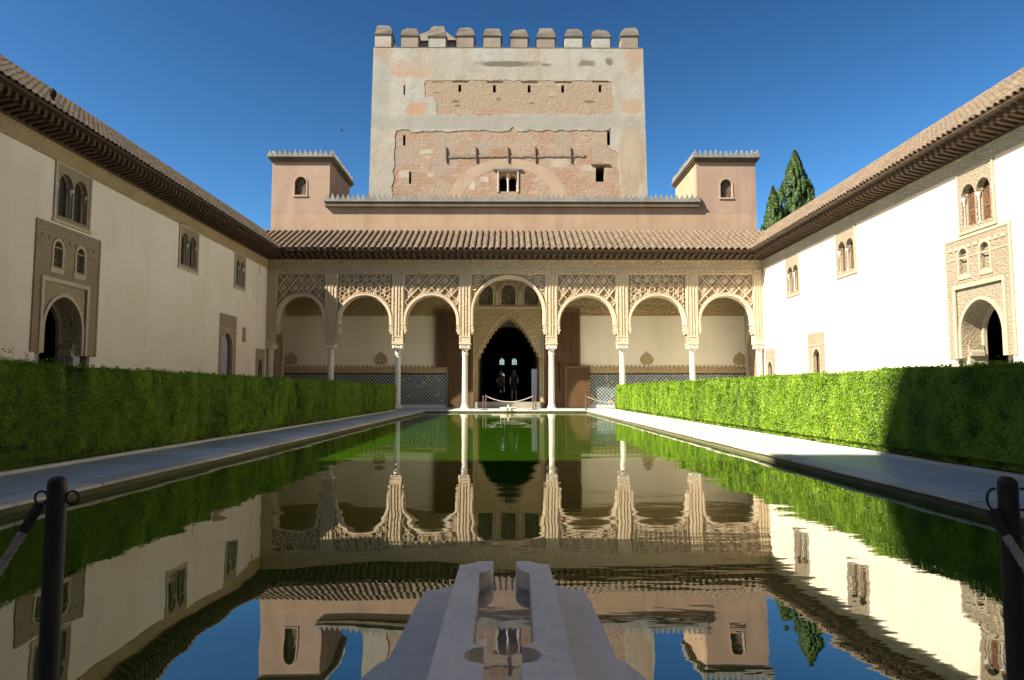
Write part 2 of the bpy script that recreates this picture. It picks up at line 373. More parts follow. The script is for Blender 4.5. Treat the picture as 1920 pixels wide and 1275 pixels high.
def m_leaf(name, stops, trans=.35):
    t = NT(name); at = t.n('ShaderNodeAttribute'); at.attribute_name = 'tint'
    c = t.ramp(at.outputs['Fac'], stops)
    d = t.n('ShaderNodeBsdfDiffuse'); tr = t.n('ShaderNodeBsdfTranslucent'); mx = t.n('ShaderNodeMixShader'); mx.inputs[0].default_value = trans
    gl = t.n('ShaderNodeBsdfGlossy'); gl.inputs['Roughness'].default_value = .45; gl.inputs['Color'].default_value = (1, 1, 1, 1)
    m2 = t.n('ShaderNodeMixShader'); m2.inputs[0].default_value = .02
    t.l(c, d.inputs[0]); t.l(c, tr.inputs[0]); t.l(d.outputs[0], mx.inputs[1]); t.l(tr.outputs[0], mx.inputs[2])
    t.l(mx.outputs[0], m2.inputs[1]); t.l(gl.outputs[0], m2.inputs[2]); t.l(m2.outputs[0], t.out.inputs[0])
    t.t.nodes.remove(t.p); MAT[name] = t.m
m_leaf('myrtle_leaf', [(0, (.045, .10, .008)), (.4, (.155, .27, .012)), (.75, (.265, .41, .02)), (1, (.36, .45, .04))])
m_leaf('cypress_leaf', [(0, (.022, .046, .012)), (.5, (.06, .105, .022)), (1, (.13, .175, .035))], .2)
m_simple('hedge_core', (.016, .034, .008), (.024, .045, .010), 6, 1, .05, 14)

def m_water():
    t = NT('water'); t.t.nodes.remove(t.p)
    w1 = t.noise(.9, 2, .45, t.scaled((.55, 1.0, 1)))
    w2 = t.noise(5.0, 2, .5, t.scaled((.35, 1.0, 1)))
    w3 = t.noise(15.0, 2, .5, t.scaled((.30, 1.0, 1)))
    mask = t.ramp(t.noise(.22, 2, .5, None), [(.40, .10), (.62, 1)])
    x, y, z = t.sep()
    side = t.n('ShaderNodeMapRange'); t.l(x, side.inputs[0]); side.inputs[1].default_value = -1.2; side.inputs[2].default_value = .8; side.inputs[3].default_value = .22; side.inputs[4].default_value = 1
    mk = t.math('MULTIPLY', mask, side.outputs[0])
    h = t.math('MULTIPLY', w1, .0075)
    h = t.math('ADD', h, t.math('MULTIPLY', t.math('MULTIPLY', w2, .0017), mk))
    h = t.math('ADD', h, t.math('MULTIPLY', t.math('MULTIPLY', w3, .0004), mk))
    nb = t.bump(h, 1.0, 1.0)
    d = t.n('ShaderNodeBsdfDiffuse'); d.inputs[0].default_value = (.022, .060, .0025, 1)
    g = t.n('ShaderNodeBsdfGlossy'); g.inputs['Roughness'].default_value = 0.0; g.inputs['Color'].default_value = (.95, .935, .885, 1); t.l(nb, g.inputs['Normal'])
    fr = t.n('ShaderNodeFresnel'); fr.inputs[0].default_value = 1.33; t.l(nb, fr.inputs['Normal'])
    mr = t.n('ShaderNodeMapRange'); t.l(fr.outputs[0], mr.inputs[0]); mr.inputs[1].default_value = .04; mr.inputs[2].default_value = .75; mr.inputs[3].default_value = .33; mr.inputs[4].default_value = .70
    mx = t.n('ShaderNodeMixShader'); t.l(mr.outputs[0], mx.inputs[0]); t.l(d.outputs[0], mx.inputs[1]); t.l(g.outputs[0], mx.inputs[2]); t.l(mx.outputs[0], t.out.inputs[0])
    MAT['water'] = t.m
m_water()
def m_shallow():
    t = NT('shallow_water'); t.t.nodes.remove(t.p)
    nb = t.bump(t.math('ADD', t.math('MULTIPLY', t.noise(4, 2, .5), .0007), t.math('MULTIPLY', t.noise(20, 2, .5), .00010)), 1, 1)
    d = t.n('ShaderNodeBsdfDiffuse'); t.l(t.mix(t.ramp(t.noise(7, 6, .65), [(.35, 0), (.7, 1)]), (.22, .165, .105), (.46, .38, .29)), d.inputs[0])
    g = t.n('ShaderNodeBsdfGlossy'); g.inputs['Roughness'].default_value = 0; t.l(nb, g.inputs['Normal'])
    fr = t.n('ShaderNodeFresnel'); fr.inputs[0].default_value = 1.33; t.l(nb, fr.inputs['Normal'])
    mr = t.n('ShaderNodeMapRange'); t.l(fr.outputs[0], mr.inputs[0]); mr.inputs[1].default_value = .04; mr.inputs[2].default_value = .6; mr.inputs[3].default_value = .16; mr.inputs[4].default_value = .85
    mx = t.n('ShaderNodeMixShader'); t.l(mr.outputs[0], mx.inputs[0]); t.l(d.outputs[0], mx.inputs[1]); t.l(g.outputs[0], mx.inputs[2]); t.l(mx.outputs[0], t.out.inputs[0])
    MAT['shallow_water'] = t.m
m_shallow()

# ------------------------------------------------------------------ main dimensions
XL, XR = -11.5, 12.2            # court faces of the two wings
PL, PR = -3.66, 3.46            # pool
PN, PF = 1.88, 30.3
GZ = .08                        # paving level (water = 0)
YA, YB, YU, YT = 32.4, 35.0, 34.6, 40.3
OV = .83; ZE = 7.62             # eave overhang, tile edge height

# ------------------------------------------------------------------ ground, pool, paving
mb = MB()
R = 700
for a in ((-R, R, -R, PN - .3), (-R, R, PF + .3, R), (-R, PL - .3, PN - .3, PF + .3), (PR + .3, R, PN - .3, PF + .3)):
    z = .02; mb.add([(a[0], a[2], z), (a[1], a[2], z), (a[1], a[3], z), (a[0], a[3], z)], [(0, 1, 2, 3)])
tag(mb.build('ground', MAT['ground'], recalc=False), kind='structure')
mb = MB(); mb.add([(PL-.02, PN-.02, 0), (PR+.02, PN-.02, 0), (PR+.02, PF+.02, 0), (PL-.02, PF+.02, 0)], [(0, 1, 2, 3)])
tag(mb.build('pool_water', MAT['water'], recalc=False), kind='structure')
# pool sides (retaining faces) and marble kerb stones
mb = MB()
mb.box(PL-.3, PL-.012, PN-.3, PF+.3, -1, .055); mb.box(PR+.012, PR+.3, PN-.3, PF+.3, -1, .055)
mb.box(PL-.012, PR+.012, PF+.012, PF+.3, -1, .053); mb.box(PL-.012, PR+.012, PN-.3, PN-.012, -1, .053)
pool = tag(mb.build('pool_basin', MAT['pool_side']), kind='structure')
def kerb_run(p0, p1, w_out, ln):
    """kerb stones from p0 to p1; the stones lie on the outer (right-hand) side"""
    p0 = Vector((*p0, 0)); p1 = Vector((*p1, 0)); L = (p1 - p0).length; n = max(1, round(L / ln)); d = (p1 - p0) / n; u = d.normalized()
    s = Vector((u.y, -u.x, 0))
    base = None
    for i in range(n):
        c = p0 + d * (i + .5)
        if base is None:
            k = MB(); hl = d.length / 2 - .004
            P = [c - u*hl - s*.02, c + u*hl - s*.02, c + u*hl + s*w_out, c - u*hl + s*w_out]
            k.hexa([(p.x, p.y, .056) for p in P] + [(p.x, p.y, GZ + .004) for p in P])
            base = k.build('kerb_stone', MAT['edge_marble'], pool, tuple(c), bevel=.008)
        else:
            o = copy(base, pool, c + Vector((random.uniform(-.004, .004), random.uniform(-.004, .004), random.uniform(-.003, .003))))
kerb_run((PL, PF), (PL, PN), .26, 1.1)
kerb_run((PR, PN), (PR, PF), .26, 1.1)
kerb_run((PL - .26, PN), (PR + .26, PN), .26, 1.0)
kerb_run((PR + .26, PF), (PL - .26, PF), .26, 1.0)

def slabs(name, x0, x1, y0, y1, nx, ny, mat='paving_marble', stag=0):
    o = MB(); o.box(x0, x1, y0, y1, .021, GZ - .02); root = tag(o.build(name, MAT['edge_marble'], None, (x0, y0, 0)), kind='structure')
    dx = (x1 - x0) / nx; dy = (y1 - y0) / ny; b = None
    for j in range(ny):
        for i in range(nx):
            c = Vector((x0 + dx * (i + .5), y0 + dy * (j + .5), 0))
            if b is None:
                k = MB(); k.box(c.x - dx/2 + .005, c.x + dx/2 - .005, c.y - dy/2 + .006, c.y + dy/2 - .006, GZ - .03, GZ)
                b = k.build('slab', MAT[mat], root, tuple(c))
            else:
                copy(b, root, c + Vector((0, 0, random.uniform(-.0025, .001))))
    return root
slabs('walkway_left', -4.98, PL - .264, .2, 30.04, 1, 27)
slabs('walkway_right', PR + .264, 4.83, .2, 30.04, 1, 27)
slabs('paving_near', -4.98, 4.83, -2.95, .196, 7, 3)
slabs('paving_pool_head', PL - .26, PR + .26, .2, PN - .264, 6, 2)
slabs('paving_far', -11.4, 12.1, PF + .264, 34.9, 18, 4)
slabs('side_walk_left', -11.45, -7.0, 2, 30.5, 3, 18)
slabs('side_walk_right', 6.85, 12.15, 2, 30.5, 3, 18)

# ------------------------------------------------------------------ roofs
def tile_mesh(A, U, W, r=.105, ln=.40, th=.016, n=7):
    """barrel cover tile: axis U up the slope, A along the eave, W normal to the roof; tapers upwards"""
    V = []; F = []
    for e, (t, rr) in enumerate(((0, r), (ln, r * .82))):
        for q in (rr, rr - th):
            for k in range(n):
                a = PI * k / (n - 1); p = A * (math.cos(a) * q) + W * (math.sin(a) * q * .95) + U * t
                V.append(tuple(p))
    o0, i0, o1, i1 = 0, n, 2 * n, 3 * n
    for k in range(n - 1):
        F += [(o0+k, o0+k+1, o1+k+1, o1+k), (i0+k+1, i0+k, i1+k, i1+k+1), (o0+k+1, o0+k, i0+k, i0+k+1)]
    return V, F
def make_roof(parent, E0, A, H, slope, length, rows, pitch, courses, clen, keep, eave_th=.03, r=.105):
    """E0: eave corner, A: unit vector along the eave, H: horizontal unit vector up the slope"""
    E0 = Vector(E0); A = Vector(A); H = Vector(H)
    U = (H + Vector((0, 0, slope))).normalized(); W = A.cross(U)
    if W.z < 0: W = -W
    L = rows * pitch
    d = MB(); P = [E0, E0 + A*L, E0 + A*L + U*length, E0 + U*length]
    d.hexa([tuple(p - W*.07) for p in P] + [tuple(p) for p in P])
    deck = d.build('roof', MAT['clay_tile'], parent, tuple(E0))
    V, F = tile_mesh(A, U, W, r)
    spots = []
    for i in range(rows):
        jr = random.uniform(-.012, .012)
        for j in range(courses):
            p = E0 + A * ((i + .5) * pitch + jr + random.uniform(-.006, .006)) + U * (-.06 + j * clen + random.uniform(-.012, .012)) + W * (.012 + .006 * random.random())
            spots.append((p, keep(p, j)))
    vis = sorted([s for s in spots if s[1] is not None], key=lambda s: s[1])
    chosen = vis[:295]; ids = set(id(s) for s in chosen)
    k = MB(); k.add(V, F); me = k.mesh('tile', MAT['clay_tile'], (0, 0, 0), smooth=True)
    for s in chosen:
        o = bpy.data.objects.new('tile', me); col.objects.link(o); put(o, deck, s[0]); o.rotation_euler = (0, 0, random.uniform(-.03, .03))
    rest = [s[0] for s in spots if id(s) not in ids]
    if rest:
        VA = np.array(V)[None] + np.array([tuple(p) for p in rest])[:, None]; nv = len(V)
        FF = [tuple(i + q * nv for i in f) for q in range(len(rest)) for f in F]
        k = MB(); k.v = [tuple(v) for v in VA.reshape(-1, 3)]; k.f = FF; k.n = len(k.v)
        tag(k.build('further_tiles', MAT['clay_tile'], deck, tuple(E0), recalc=False, smooth=False), kind='stuff')
    # channels between the covers: shallow troughs, one strip
    k = MB()
    for i in range(rows + 1):
        for q in (-1, 0):
            pass
        c = E0 + A * (i * pitch) - U * .03
        w = pitch * .36
        pts = [c - A*w + W*.03, c - A*w*.5 + W*.008, c + A*w*.5 + W*.008, c + A*w + W*.03]
        V2 = [tuple(p) for p in pts] + [tuple(p + U * (length + .03)) for p in pts]
        k.add(V2, [(0, 1, 5, 4), (1, 2, 6, 5), (2, 3, 7, 6)])
    tag(k.build('channel_tiles', MAT['clay_tile'], deck, tuple(E0), recalc=False), kind='stuff')
    return deck

def make_eave(parent, E0, A, H, L, pitch, z_in, z_out, ov, board_from=0):
    """boards, fascia and a row of carved rafter ends under an overhang. E0 on the wall line, H points INTO the court"""
    E0 = Vector(E0); A = Vector(A); H = Vector(H)
    k = MB(); up = Vector((0, 0, 1))
    def q(a, h, z): p = E0 + A*a + H*h; return (p.x, p.y, z)
    k.hexa([q(0, 0, z_in + .16), q(L, 0, z_in + .16), q(L, ov - .05, z_out + .16), q(0, ov - .05, z_out + .16),
            q(0, 0, z_in + .20), q(L, 0, z_in + .20), q(L, ov - .05, z_out + .20), q(0, ov - .05, z_out + .20)])
    sof = k.build('eave_boards', MAT['eave_wood'], parent, tuple(E0))
    k = MB()
    k.hexa([q(0, ov - .05, z_out + .15), q(L, ov - .05, z_out + .15), q(L, ov + .02, z_out + .15), q(0, ov + .02, z_out + .15),
            q(0, ov - .05, z_out + .22), q(L, ov - .05, z_out + .22), q(L, ov + .02, z_out + .22), q(0, ov + .02, z_out + .22)])
    k.build('fascia', MAT['eave_wood'], parent, tuple(E0))
    k = MB()
    k.hexa([q(0, -.02, z_in - .02), q(L, -.02, z_in - .02), q(L, .07, z_in - .02), q(0, .07, z_in - .02),
            q(0, -.02, z_in + .17), q(L, -.02, z_in + .17), q(L, .07, z_in + .17), q(0, .07, z_in + .17)])
    k.build('wall_plate', MAT['eave_wood'], parent, tuple(E0))
    n = int(L / pitch); b = None; hw = pitch * .21
    for i in range(n):
        c = E0 + A * ((i + .5) * pitch)
        if b is None:
            k = MB(); prof = [(0.02, z_in + .03), (ov*.48, z_in + .03 + (z_out - z_in)*.5), (ov*.66, z_out + .01), (ov*.74, z_out - .045), (ov*.82, z_out - .01), (ov*.83, z_out + .17), (0.02, z_in + .17)]
            fr = lambda a, bb, cc, c=c: tuple(c + H*a + A*cc + up*(bb - c.z))
            k.plate(fr, prof, (), -hw, hw)
            b = k.build('rafter_end', MAT['eave_wood'], sof, tuple(c))
        else:
            copy(b, sof, c + Vector((0, 0, random.uniform(-.008, .008))))
    return sof

# ------------------------------------------------------------------ side wings
def small_column(fr, a, z0, z1, c, r, parent, mat='column_marble'):
    p = fr(a, z0, c); H = z1 - z0
    k = MB(); k.lathe([(r*1.5, z0), (r*1.5, z0+.05), (r*1.05, z0+.09), (r, z0+.12), (r*.95, z0+H*.72), (r*1.25, z0+H*.73), (r*1.0, z0+H*.76), (r*1.3, z0+H*.84), (r*1.9, z0+H*.93), (r*1.9, z1)], p[0], p[1], 10)
    return k.build('colonnette', MAT[mat], parent, smooth=True)

def twin_window(wing, fr, a0, a1, z0, z1, lit, frieze_z):
    """stucco surround with two arches on colonnettes, set in the wall"""
    ac = (a0 + a1) / 2; w = a1 - a0; h = w * .185; zo = z0 + .16; zs = z0 + .95; rise = h * 1.25
    l = opening(ac - w*.205, h, zo, zs, rise, 14); r_ = opening(ac + w*.205, h, zo, zs, rise, 14)
    k = MB(); k.plate(fr, [(a0, z0), (a1, z0), (a1, frieze_z), (a0, frieze_z)], [l, r_], -.10, .025)
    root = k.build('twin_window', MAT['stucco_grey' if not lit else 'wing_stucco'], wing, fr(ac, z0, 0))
    k = MB()
    for b0, b1, x0, x1 in ((z0-.03, z0+.05, a0-.03, a1+.03),):
        k.fbox(fr, x0, x1, b0, b1, -.08, .055)
    k.build('sill', MAT['wing_trim' if lit else 'stucco_smooth'], root)
    k = MB()
    k.fbox(fr, a0, a0+.06, z0+.052, frieze_z-.01, .026, .05); k.fbox(fr, a1-.06, a1, z0+.052, frieze_z-.01, .026, .05); k.fbox(fr, a0+.06, a1-.06, frieze_z-.07, frieze_z-.01, .026, .048)
    k.build('surround_border', MAT['wing_trim' if lit else 'stucco_smooth'], root)
    for cx in (ac - w*.205, ac + w*.205):
        # ribbed reveals behind each arch
        k = MB(); inn = opening(cx, h*.98, zo, zs, rise*.98, 14); o2 = opening(cx, h*1.16, zo, zs, rise*1.14, 14)
        k.plate(fr, band(inn, o2), (), -.15, -.101)
        k.build('reveal', MAT['wing_trim' if lit else 'stucco_smooth'], root)
        k = MB()
        for q in range(len(inn) - 1):
            if q % 2 == 0: continue
            (x0, y0), (x1, y1) = inn[q], inn[q+1]; mx, my = (x0+x1)/2, (y0+y1)/2
            k.fbox(fr, min(x0, x1)-.008 if mx < cx else mx-.02, max(x0, x1)+.008 if mx > cx else mx+.02, min(y0, y1), max(y0, y1)+.005, -.145, -.105)
        k.build('reveal_ribs', MAT['wing_trim' if lit else 'stucco_smooth'], root)
        # lattice leaf if lit, else a dark sheet standing in for the unlit room
        k = MB(); k.fbox(fr, cx - h, cx + h, zo, zs + rise, -.20, -.175)
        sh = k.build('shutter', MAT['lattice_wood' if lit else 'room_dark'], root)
        k = MB()
        for x0, x1, y0, y1 in ((cx-h, cx-h+.05, zo, zs+rise), (cx+h-.05, cx+h, zo, zs+rise), (cx-.03, cx+.03, zo, zs+rise), (cx-h+.05, cx-.03, zo+.42, zo+.48), (cx+.03, cx+h-.05, zo+.42, zo+.48)):
            k.fbox(fr, x0, x1, y0, y1, -.174, -.16)
        k.build('shutter_frame', MAT['shutter_wood' if lit else 'eave_wood'], sh)
    for a in (ac, a0 + w*.085, a1 - w*.085):
        small_column(fr, a, zo - .03, zs + .02, -.05, .042, root, 'pale_marble')
    return root, [l, r_]

def portal(wing, fr, a0, a1, z0, z1, o0, o1, crown, lit):
    ac = (o0 + o1) / 2; h = (o1 - o0) / 2; zs = crown - h * 1.12; zb = GZ
    op = opening(ac, h, zb, zs, crown - zs, 26, .03)
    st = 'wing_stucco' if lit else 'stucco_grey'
    bw = []; bl = (a0 + (a1-a0)*.31, a0 + (a1-a0)*.66) if not lit else (a0 + (a1-a0)*.36, a0 + (a1-a0)*.69)
    holes = []
    for c in bl: holes.append(opening(c, .16, 4.08, 4.52, .20, 12))
    alf = (o0 - .16, o1 + .18, 3.72)
    # main carved panel with a cut-out for the arch frame
    outer = [(a0, z0), (alf[0], z0), (alf[0], alf[2]), (alf[1], alf[2]), (alf[1], z0), (a1, z0), (a1, z1), (a0, z1)]
    k = MB(); k.plate(fr, outer, holes, -.12, .03)
    root = k.build('portal_panel', MAT[st], wing, fr(ac, z0, 0))
    k = MB()
    for x0, x1, y0, y1 in ((a0, a0+.07, z0, z1), (a1-.07, a1, z0, z1), (a0+.07, a1-.07, z1-.08, z1), (a0+.07, a1-.07, z1-.60, z1-.56)):
        k.fbox(fr, x0, x1, y0, y1, .031, .045)
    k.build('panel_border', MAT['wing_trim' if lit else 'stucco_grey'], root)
    # tall inscription panels and scallops
    for c in bl:
        k = MB(); k.plate(fr, opening(c, .155, 4.085, 4.52, .19, 12), (), -.118, -.06); k.build('blind_window', MAT['lattice_pale' if lit else 'lattice_dark'], root)
        k = MB(); k.plate(fr, band(opening(c, .17, 4.04, 4.52, .21, 12), opening(c, .235, 4.04, 4.52, .28, 12)), (), .031, .06); k.build('window_arch', MAT['wing_trim' if lit else 'stucco_smooth'], root)
        k = MB(); k.fbox(fr, c - .25, c + .25, 3.9, 4.035, .031, .05); k.build('window_sill', MAT['wing_trim' if lit else 'stucco_smooth'], root)
    k = MB()
    n = 9
    for i in range(n):
        x = a0 + .12 + (a1 - a0 - .24) * (i + .5) / n
        k.plate(fr, arc(x, 4.72, .085, .11, 8), (), .031, .052)
    k.build('scallop_row', MAT['wing_trim' if lit else 'stucco_grey'], root)
    # arch frame (alfiz) with spandrels, archivolt
    fr_out = [(alf[0]+.004, z0), (o0, z0)] + [p for p in op[1:-1]] + [(o1, z0), (alf[1]-.004, z0), (alf[1]-.004, alf[2]-.004), (alf[0]+.004, alf[2]-.004)]
    k = MB(); k.plate(fr, fr_out, (), -.12, .0); k.build('spandrel', MAT['stucco_frieze' if not lit else 'wing_stucco'], root)
    k = MB()
    k.fbox(fr, alf[0]-.05, alf[0]+.05, z0, alf[2]+.05, .031, .07); k.fbox(fr, alf[1]-.06, alf[1]+.04, z0, alf[2]+.05, .031, .07); k.fbox(fr, alf[0]+.05, alf[1]-.06, alf[2]-.06, alf[2]+.05, .031, .07)
    k.build('arch_border', MAT['wing_trim' if lit else 'stucco_smooth'], root)
    k = MB(); k.plate(fr, band(opening(ac, h+.002, z0, zs, crown-zs+.002, 26, .03), opening(ac, h + .09, z0, zs, crown - zs + .09, 26, .03)), (), .001, .045); k.build('archivolt', MAT['wing_trim' if lit else 'stucco_smooth'], root)
    # deep reveal: near arch soffit, second arch, dark passage
    k = MB(); k.plate(fr, band(opening(ac, h + .001, 2.15, zs, crown - zs + .001, 26, .03), opening(ac, h + .25, 2.15, zs, crown - zs + .25, 26, .03)), (), -.52, -.121)
    k.build('soffit', MAT['wing_stucco' if lit else 'stucco_frieze'], root)
    h2 = h * .90; k = MB(); k.plate(fr, band(opening(ac, h2, zb, zs, (crown - zs) * .92, 26, .03), [(o0 - .3, zb), (o0 - .3, crown + .2), (o1 + .3, crown + .2), (o1 + .3, zb)]), (), -.62, -.521)
    k.build('inner_arch', MAT['wing_trim' if lit else 'stucco_grey'], root)
    for a, sg in ((o1, 1), (o0, -1)):
        lo, hi = (a - .10, a + .22) if sg > 0 else (a - .22, a + .10)
        k = MB(); k.fbox(fr, lo, hi, 1.84, 2.15, -.515, -.125)
        c = k.build('bracket_cornice', MAT['wing_stucco' if lit else 'stucco_frieze'], root)
        k = MB()
        for q in range(6):
            cc = -.16 - q * .062; x = a - .10 if sg > 0 else a + .10
            k.plate(lambda u, b, w, x=x, sg=sg: fr(x - sg * w, b, u), arc(cc, 1.86, .028, .16, 6), (), .001, .045)
        k.build('stalactite', MAT['wing_trim' if lit else 'stucco_smooth'], c)
        k = MB(); k.fbox(fr, lo + (.03 if sg > 0 else 0), hi - (0 if sg > 0 else .03), GZ, 1.838, -.515, -.125)
        jb = k.build('jamb_base', MAT['wing_trim' if lit else 'grey_door'], root)
        x = a - .07 if sg > 0 else a + .07
        nf = lambda u, b, w, x=x, sg=sg: fr(x - sg * w, b, u)
        k = MB(); k.plate(nf, rect(-.47, -.17, .7, 1.70), [opening(-.32, .10, .8, 1.4, .14, 10)], .001, .02); k.build('niche', MAT['wing_stucco' if lit else 'stucco_frieze'], jb)
    return root, op

def door(wing, fr, a0, a1, z1, o0, o1, crown, leafmat, st, z0=GZ, leaf_c=-.17):
    lit = st == 'wing_stucco'
    ac = (o0 + o1) / 2; h = (o1 - o0) / 2; zs = crown - h * 1.2
    op = opening(ac, h, GZ, zs, crown - zs, 14, .04)
    k = MB(); k.plate(fr, [(a0, z0), (o0, z0)] + op[1:-1] + [(o1, z0), (a1, z0), (a1, z1), (a0, z1)], (), -.10, .025)
    root = k.build('small_door', MAT[st], wing, fr(ac, GZ, 0))
    k = MB(); k.fbox(fr, o0 - .05, o1 + .05, GZ, crown + .05, leaf_c - .06, leaf_c)
    lf = k.build('door_leaf', MAT[leafmat], root)
    k = MB()
    for x in (o0 + .04, ac - .02, o1 - .08): k.fbox(fr, x, x + .04, GZ, crown - .05, leaf_c + .001, leaf_c + .02)
    for b in (.6, 1.4, 2.1): k.fbox(fr, o0 + .08, o1 - .08, b, b + .05, leaf_c + .001, leaf_c + .018)
    k.build('door_frame', MAT[leafmat], lf)
    k = MB(); k.plate(fr, band(opening(ac, h - .002, GZ + .9, zs, crown - zs - .002, 14, .04), opening(ac, h + .06, GZ + .9, zs, crown - zs + .06, 14, .04)), (), .026, .05); k.build('archivolt', MAT['wing_trim' if lit else 'stucco_smooth'], root)
    k = MB(); k.fbox(fr, a0, a1, crown + .16, crown + .2, .026, .04); k.build('lintel_band', MAT['wing_trim' if lit else 'stucco_smooth'], root)
    return root, op

def wing(s):
    X0 = XR if s > 0 else XL; fr = fX(X0, s); lit = s > 0
    lab = ('sunlit white plastered wing with carved portal and brown shutters, right side of the court' if lit else
           'shaded cream plastered wing with carved portal and dark twin windows, left side of the court')
    w = thing('wing_building', (X0, 16, 0), lab, 'building', None)
    Y0, Y1 = -2.98, 36.0
    st = 'stucco' if lit else 'stucco_grey'
    FZ = 6.80
    wins = [(16.75, 18.15, 5.12), (23.63, 25.07, 5.10), (28.28, 29.64, 5.02)] if lit else [(17.05, 18.56, 5.24), (23.62, 25.1, 5.24), (28.48, 29.65, 5.28)]
    holes = []
    def grow(P, g):
        c0 = sum(p[0] for p in P) / len(P); return [(p[0] + (g if p[0] > c0 else -g), p[1] + g) for p in P]
    for a0, a1, z0 in wins:
        r, hs = twin_window(w, fr, a0, a1, z0, FZ - .001, lit, FZ - .001); holes.append(rect(a0 + .03, a1 - .03, z0 + .03, 6.7))
    if lit:
        r, op = portal(w, fr, 16.28, 18.80, 1.80, 5.06, 16.73, 18.28, 3.26, True)
        holes.append([(16.45, GZ-.1), (18.6, GZ-.1), (18.6, 4.9), (16.45, 4.9)])
        ds = [(26.27, 27.72, 3.24, 26.62, 27.22, 2.58, 'shutter_wood', 'wing_stucco'), (31.20, 32.32, 2.88, 31.5, 32.0, 2.3, 'shutter_wood', 'wing_stucco')]
    else:
        r, op = portal(w, fr, 16.46, 19.08, 1.87, 5.14, 16.92, 18.41, 3.32, False)
        holes.append([(16.65, GZ-.1), (18.85, GZ-.1), (18.85, 5.0), (16.65, 5.0)])
        ds = [(27.2, 28.86, 4.06, 27.38, 28.50, 3.29, 'grey_door', 'stucco_grey'), (31.2, 32.32, 2.89, 31.42, 32.0, 2.42, 'shutter_wood', 'stucco_grey')]
    for d in ds:
        door(w, fr, *d); holes.append(rect(d[0] + .05, d[1] - .05, GZ - .1, d[2] - .08))
    if not lit:
        holes.append(rect(29.58, 29.98, 3.07, 3.71)); holes.append(rect(31.34, 31.46, 6.35, 6.72))
        k = MB(); k.fbox(fr, 29.5, 30.1, 3.0, 3.8, -.22, -.16); k.build('slot_shutter', MAT['grey_door'], w)
    # wall: solid below the openings is cut as part of the outline
    low = sorted([h for h in holes if h[0][1] < GZ], key=lambda h: h[0][0]); hi = [h for h in holes if h[0][1] >= GZ]
    outer = [(Y0, -.05)]
    for h in low: outer += [(h[0][0], -.05), (h[0][0], h[2][1]), (h[1][0], h[2][1]), (h[1][0], -.05)]
    outer += [(Y1, -.05), (Y1, 7.5), (Y0, 7.5)]
    k = MB(); k.plate(fr, outer, hi, -.10, 0); k.build('wall', MAT['wing_plaster'], w)
    # backing leaf behind the plaster face so that the reveals are deep and the rooms dark
    k = MB()
    bh = []
    for h in hi: bh.append(h)
    k.plate(fr, outer, bh, -.50, -.101); k.build('wall_core', MAT['stucco_grey'], w)
    k = MB()
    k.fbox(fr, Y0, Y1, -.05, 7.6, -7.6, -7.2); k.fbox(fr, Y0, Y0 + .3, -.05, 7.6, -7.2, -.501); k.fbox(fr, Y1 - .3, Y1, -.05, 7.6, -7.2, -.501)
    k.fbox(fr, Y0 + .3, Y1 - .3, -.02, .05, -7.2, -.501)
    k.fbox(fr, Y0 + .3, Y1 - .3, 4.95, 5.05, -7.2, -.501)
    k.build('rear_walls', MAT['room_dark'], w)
    # frieze below the eaves
    k = MB(); k.fbox(fr, Y0, YA + .3, FZ, 7.24, .001, .045); f = k.build('frieze', MAT['stucco_frieze' if lit else 'stucco_gold'], w)
    k = MB(); k.fbox(fr, Y0, YA + .3, FZ - .03, FZ + .03, .046, .06); k.fbox(fr, Y0, YA + .3, 7.12, 7.17, .046, .07); k.build('moulding', MAT['stucco_frieze' if lit else 'stucco_gold'], f)
    sx = -s
    make_eave(w, (X0, 4.0, 0), (0, 1, 0), (sx, 0, 0), YA - 4.0, .235, 7.2, 7.34, OV)
    k = MB(); k.fbox(fr, Y0, 4.0, 7.3, 7.5, 0, OV); k.build('plain_eave', MAT['eave_wood'], w)
    # roof
    slope = .82; run = OV + 1.30
    length = run * math.sqrt(1 + slope * slope)
    pitch = .21; rows = int((Y1 - Y0) / pitch)
    def keep(p, j):
        return (Vector((p.x, p.y, 0))).length * (1 + .04 * j) if p.y > 13.3 and p.y < 33.5 else None
    rf = make_roof(w, (X0 + sx * OV, Y0, ZE - .06), (0, 1, 0), (s, 0, 0), slope, length, rows, pitch, 8, .345, keep, r=.082)
    zr = ZE - .06 + slope * run
    k = MB()
    k.hexa([fr(Y0, zr - .08, -1.30), fr(Y1, zr - .08, -1.30), fr(Y1, 7.4, -7.7), fr(Y0, 7.4, -7.7), fr(Y0, zr + .02, -1.30), fr(Y1, zr + .02, -1.30), fr(Y1, 7.5, -7.7), fr(Y0, 7.5, -7.7)])
    k.build('rear_roof', MAT['clay_tile'], w)
    k = MB(); k.tube([fr(Y0, zr - .01, -1.3), fr(Y1, zr - .01, -1.3)], .075, 10); k.build('ridge_tiles', MAT['clay_tile'], w)
    k = MB()                                       # gable under the ridge at the far end
    k.plate(lambda a, b, c: fr(Y1 - .31 + c, b, a), [(.0, 7.45), (-1.3, zr - .05), (-7.4, 7.45)], (), 0, .3); k.build('gable', MAT['ochre_plaster'], w)
    return w, fr, zr
LW, frL, zrW = wing(-1)
RW, frR, _ = wing(1)
# small vent pipe on the left roof
vt = thing('roof_vent', (-11.0, 16.1, 7.95), 'small dark vent cowl standing on the tiles of the left roof', 'vent')
k = MB(); k.lathe([(.05, 7.7), (.05, 8.02)], -11.0, 16.1, 10); k.build('pipe', MAT['lead'], vt)
k = MB(); k.lathe([(.07, 8.02), (.075, 8.12), (.03, 8.2), (.005, 8.22)], -11.0, 16.1, 10); k.build('cowl', MAT['lead'], vt)

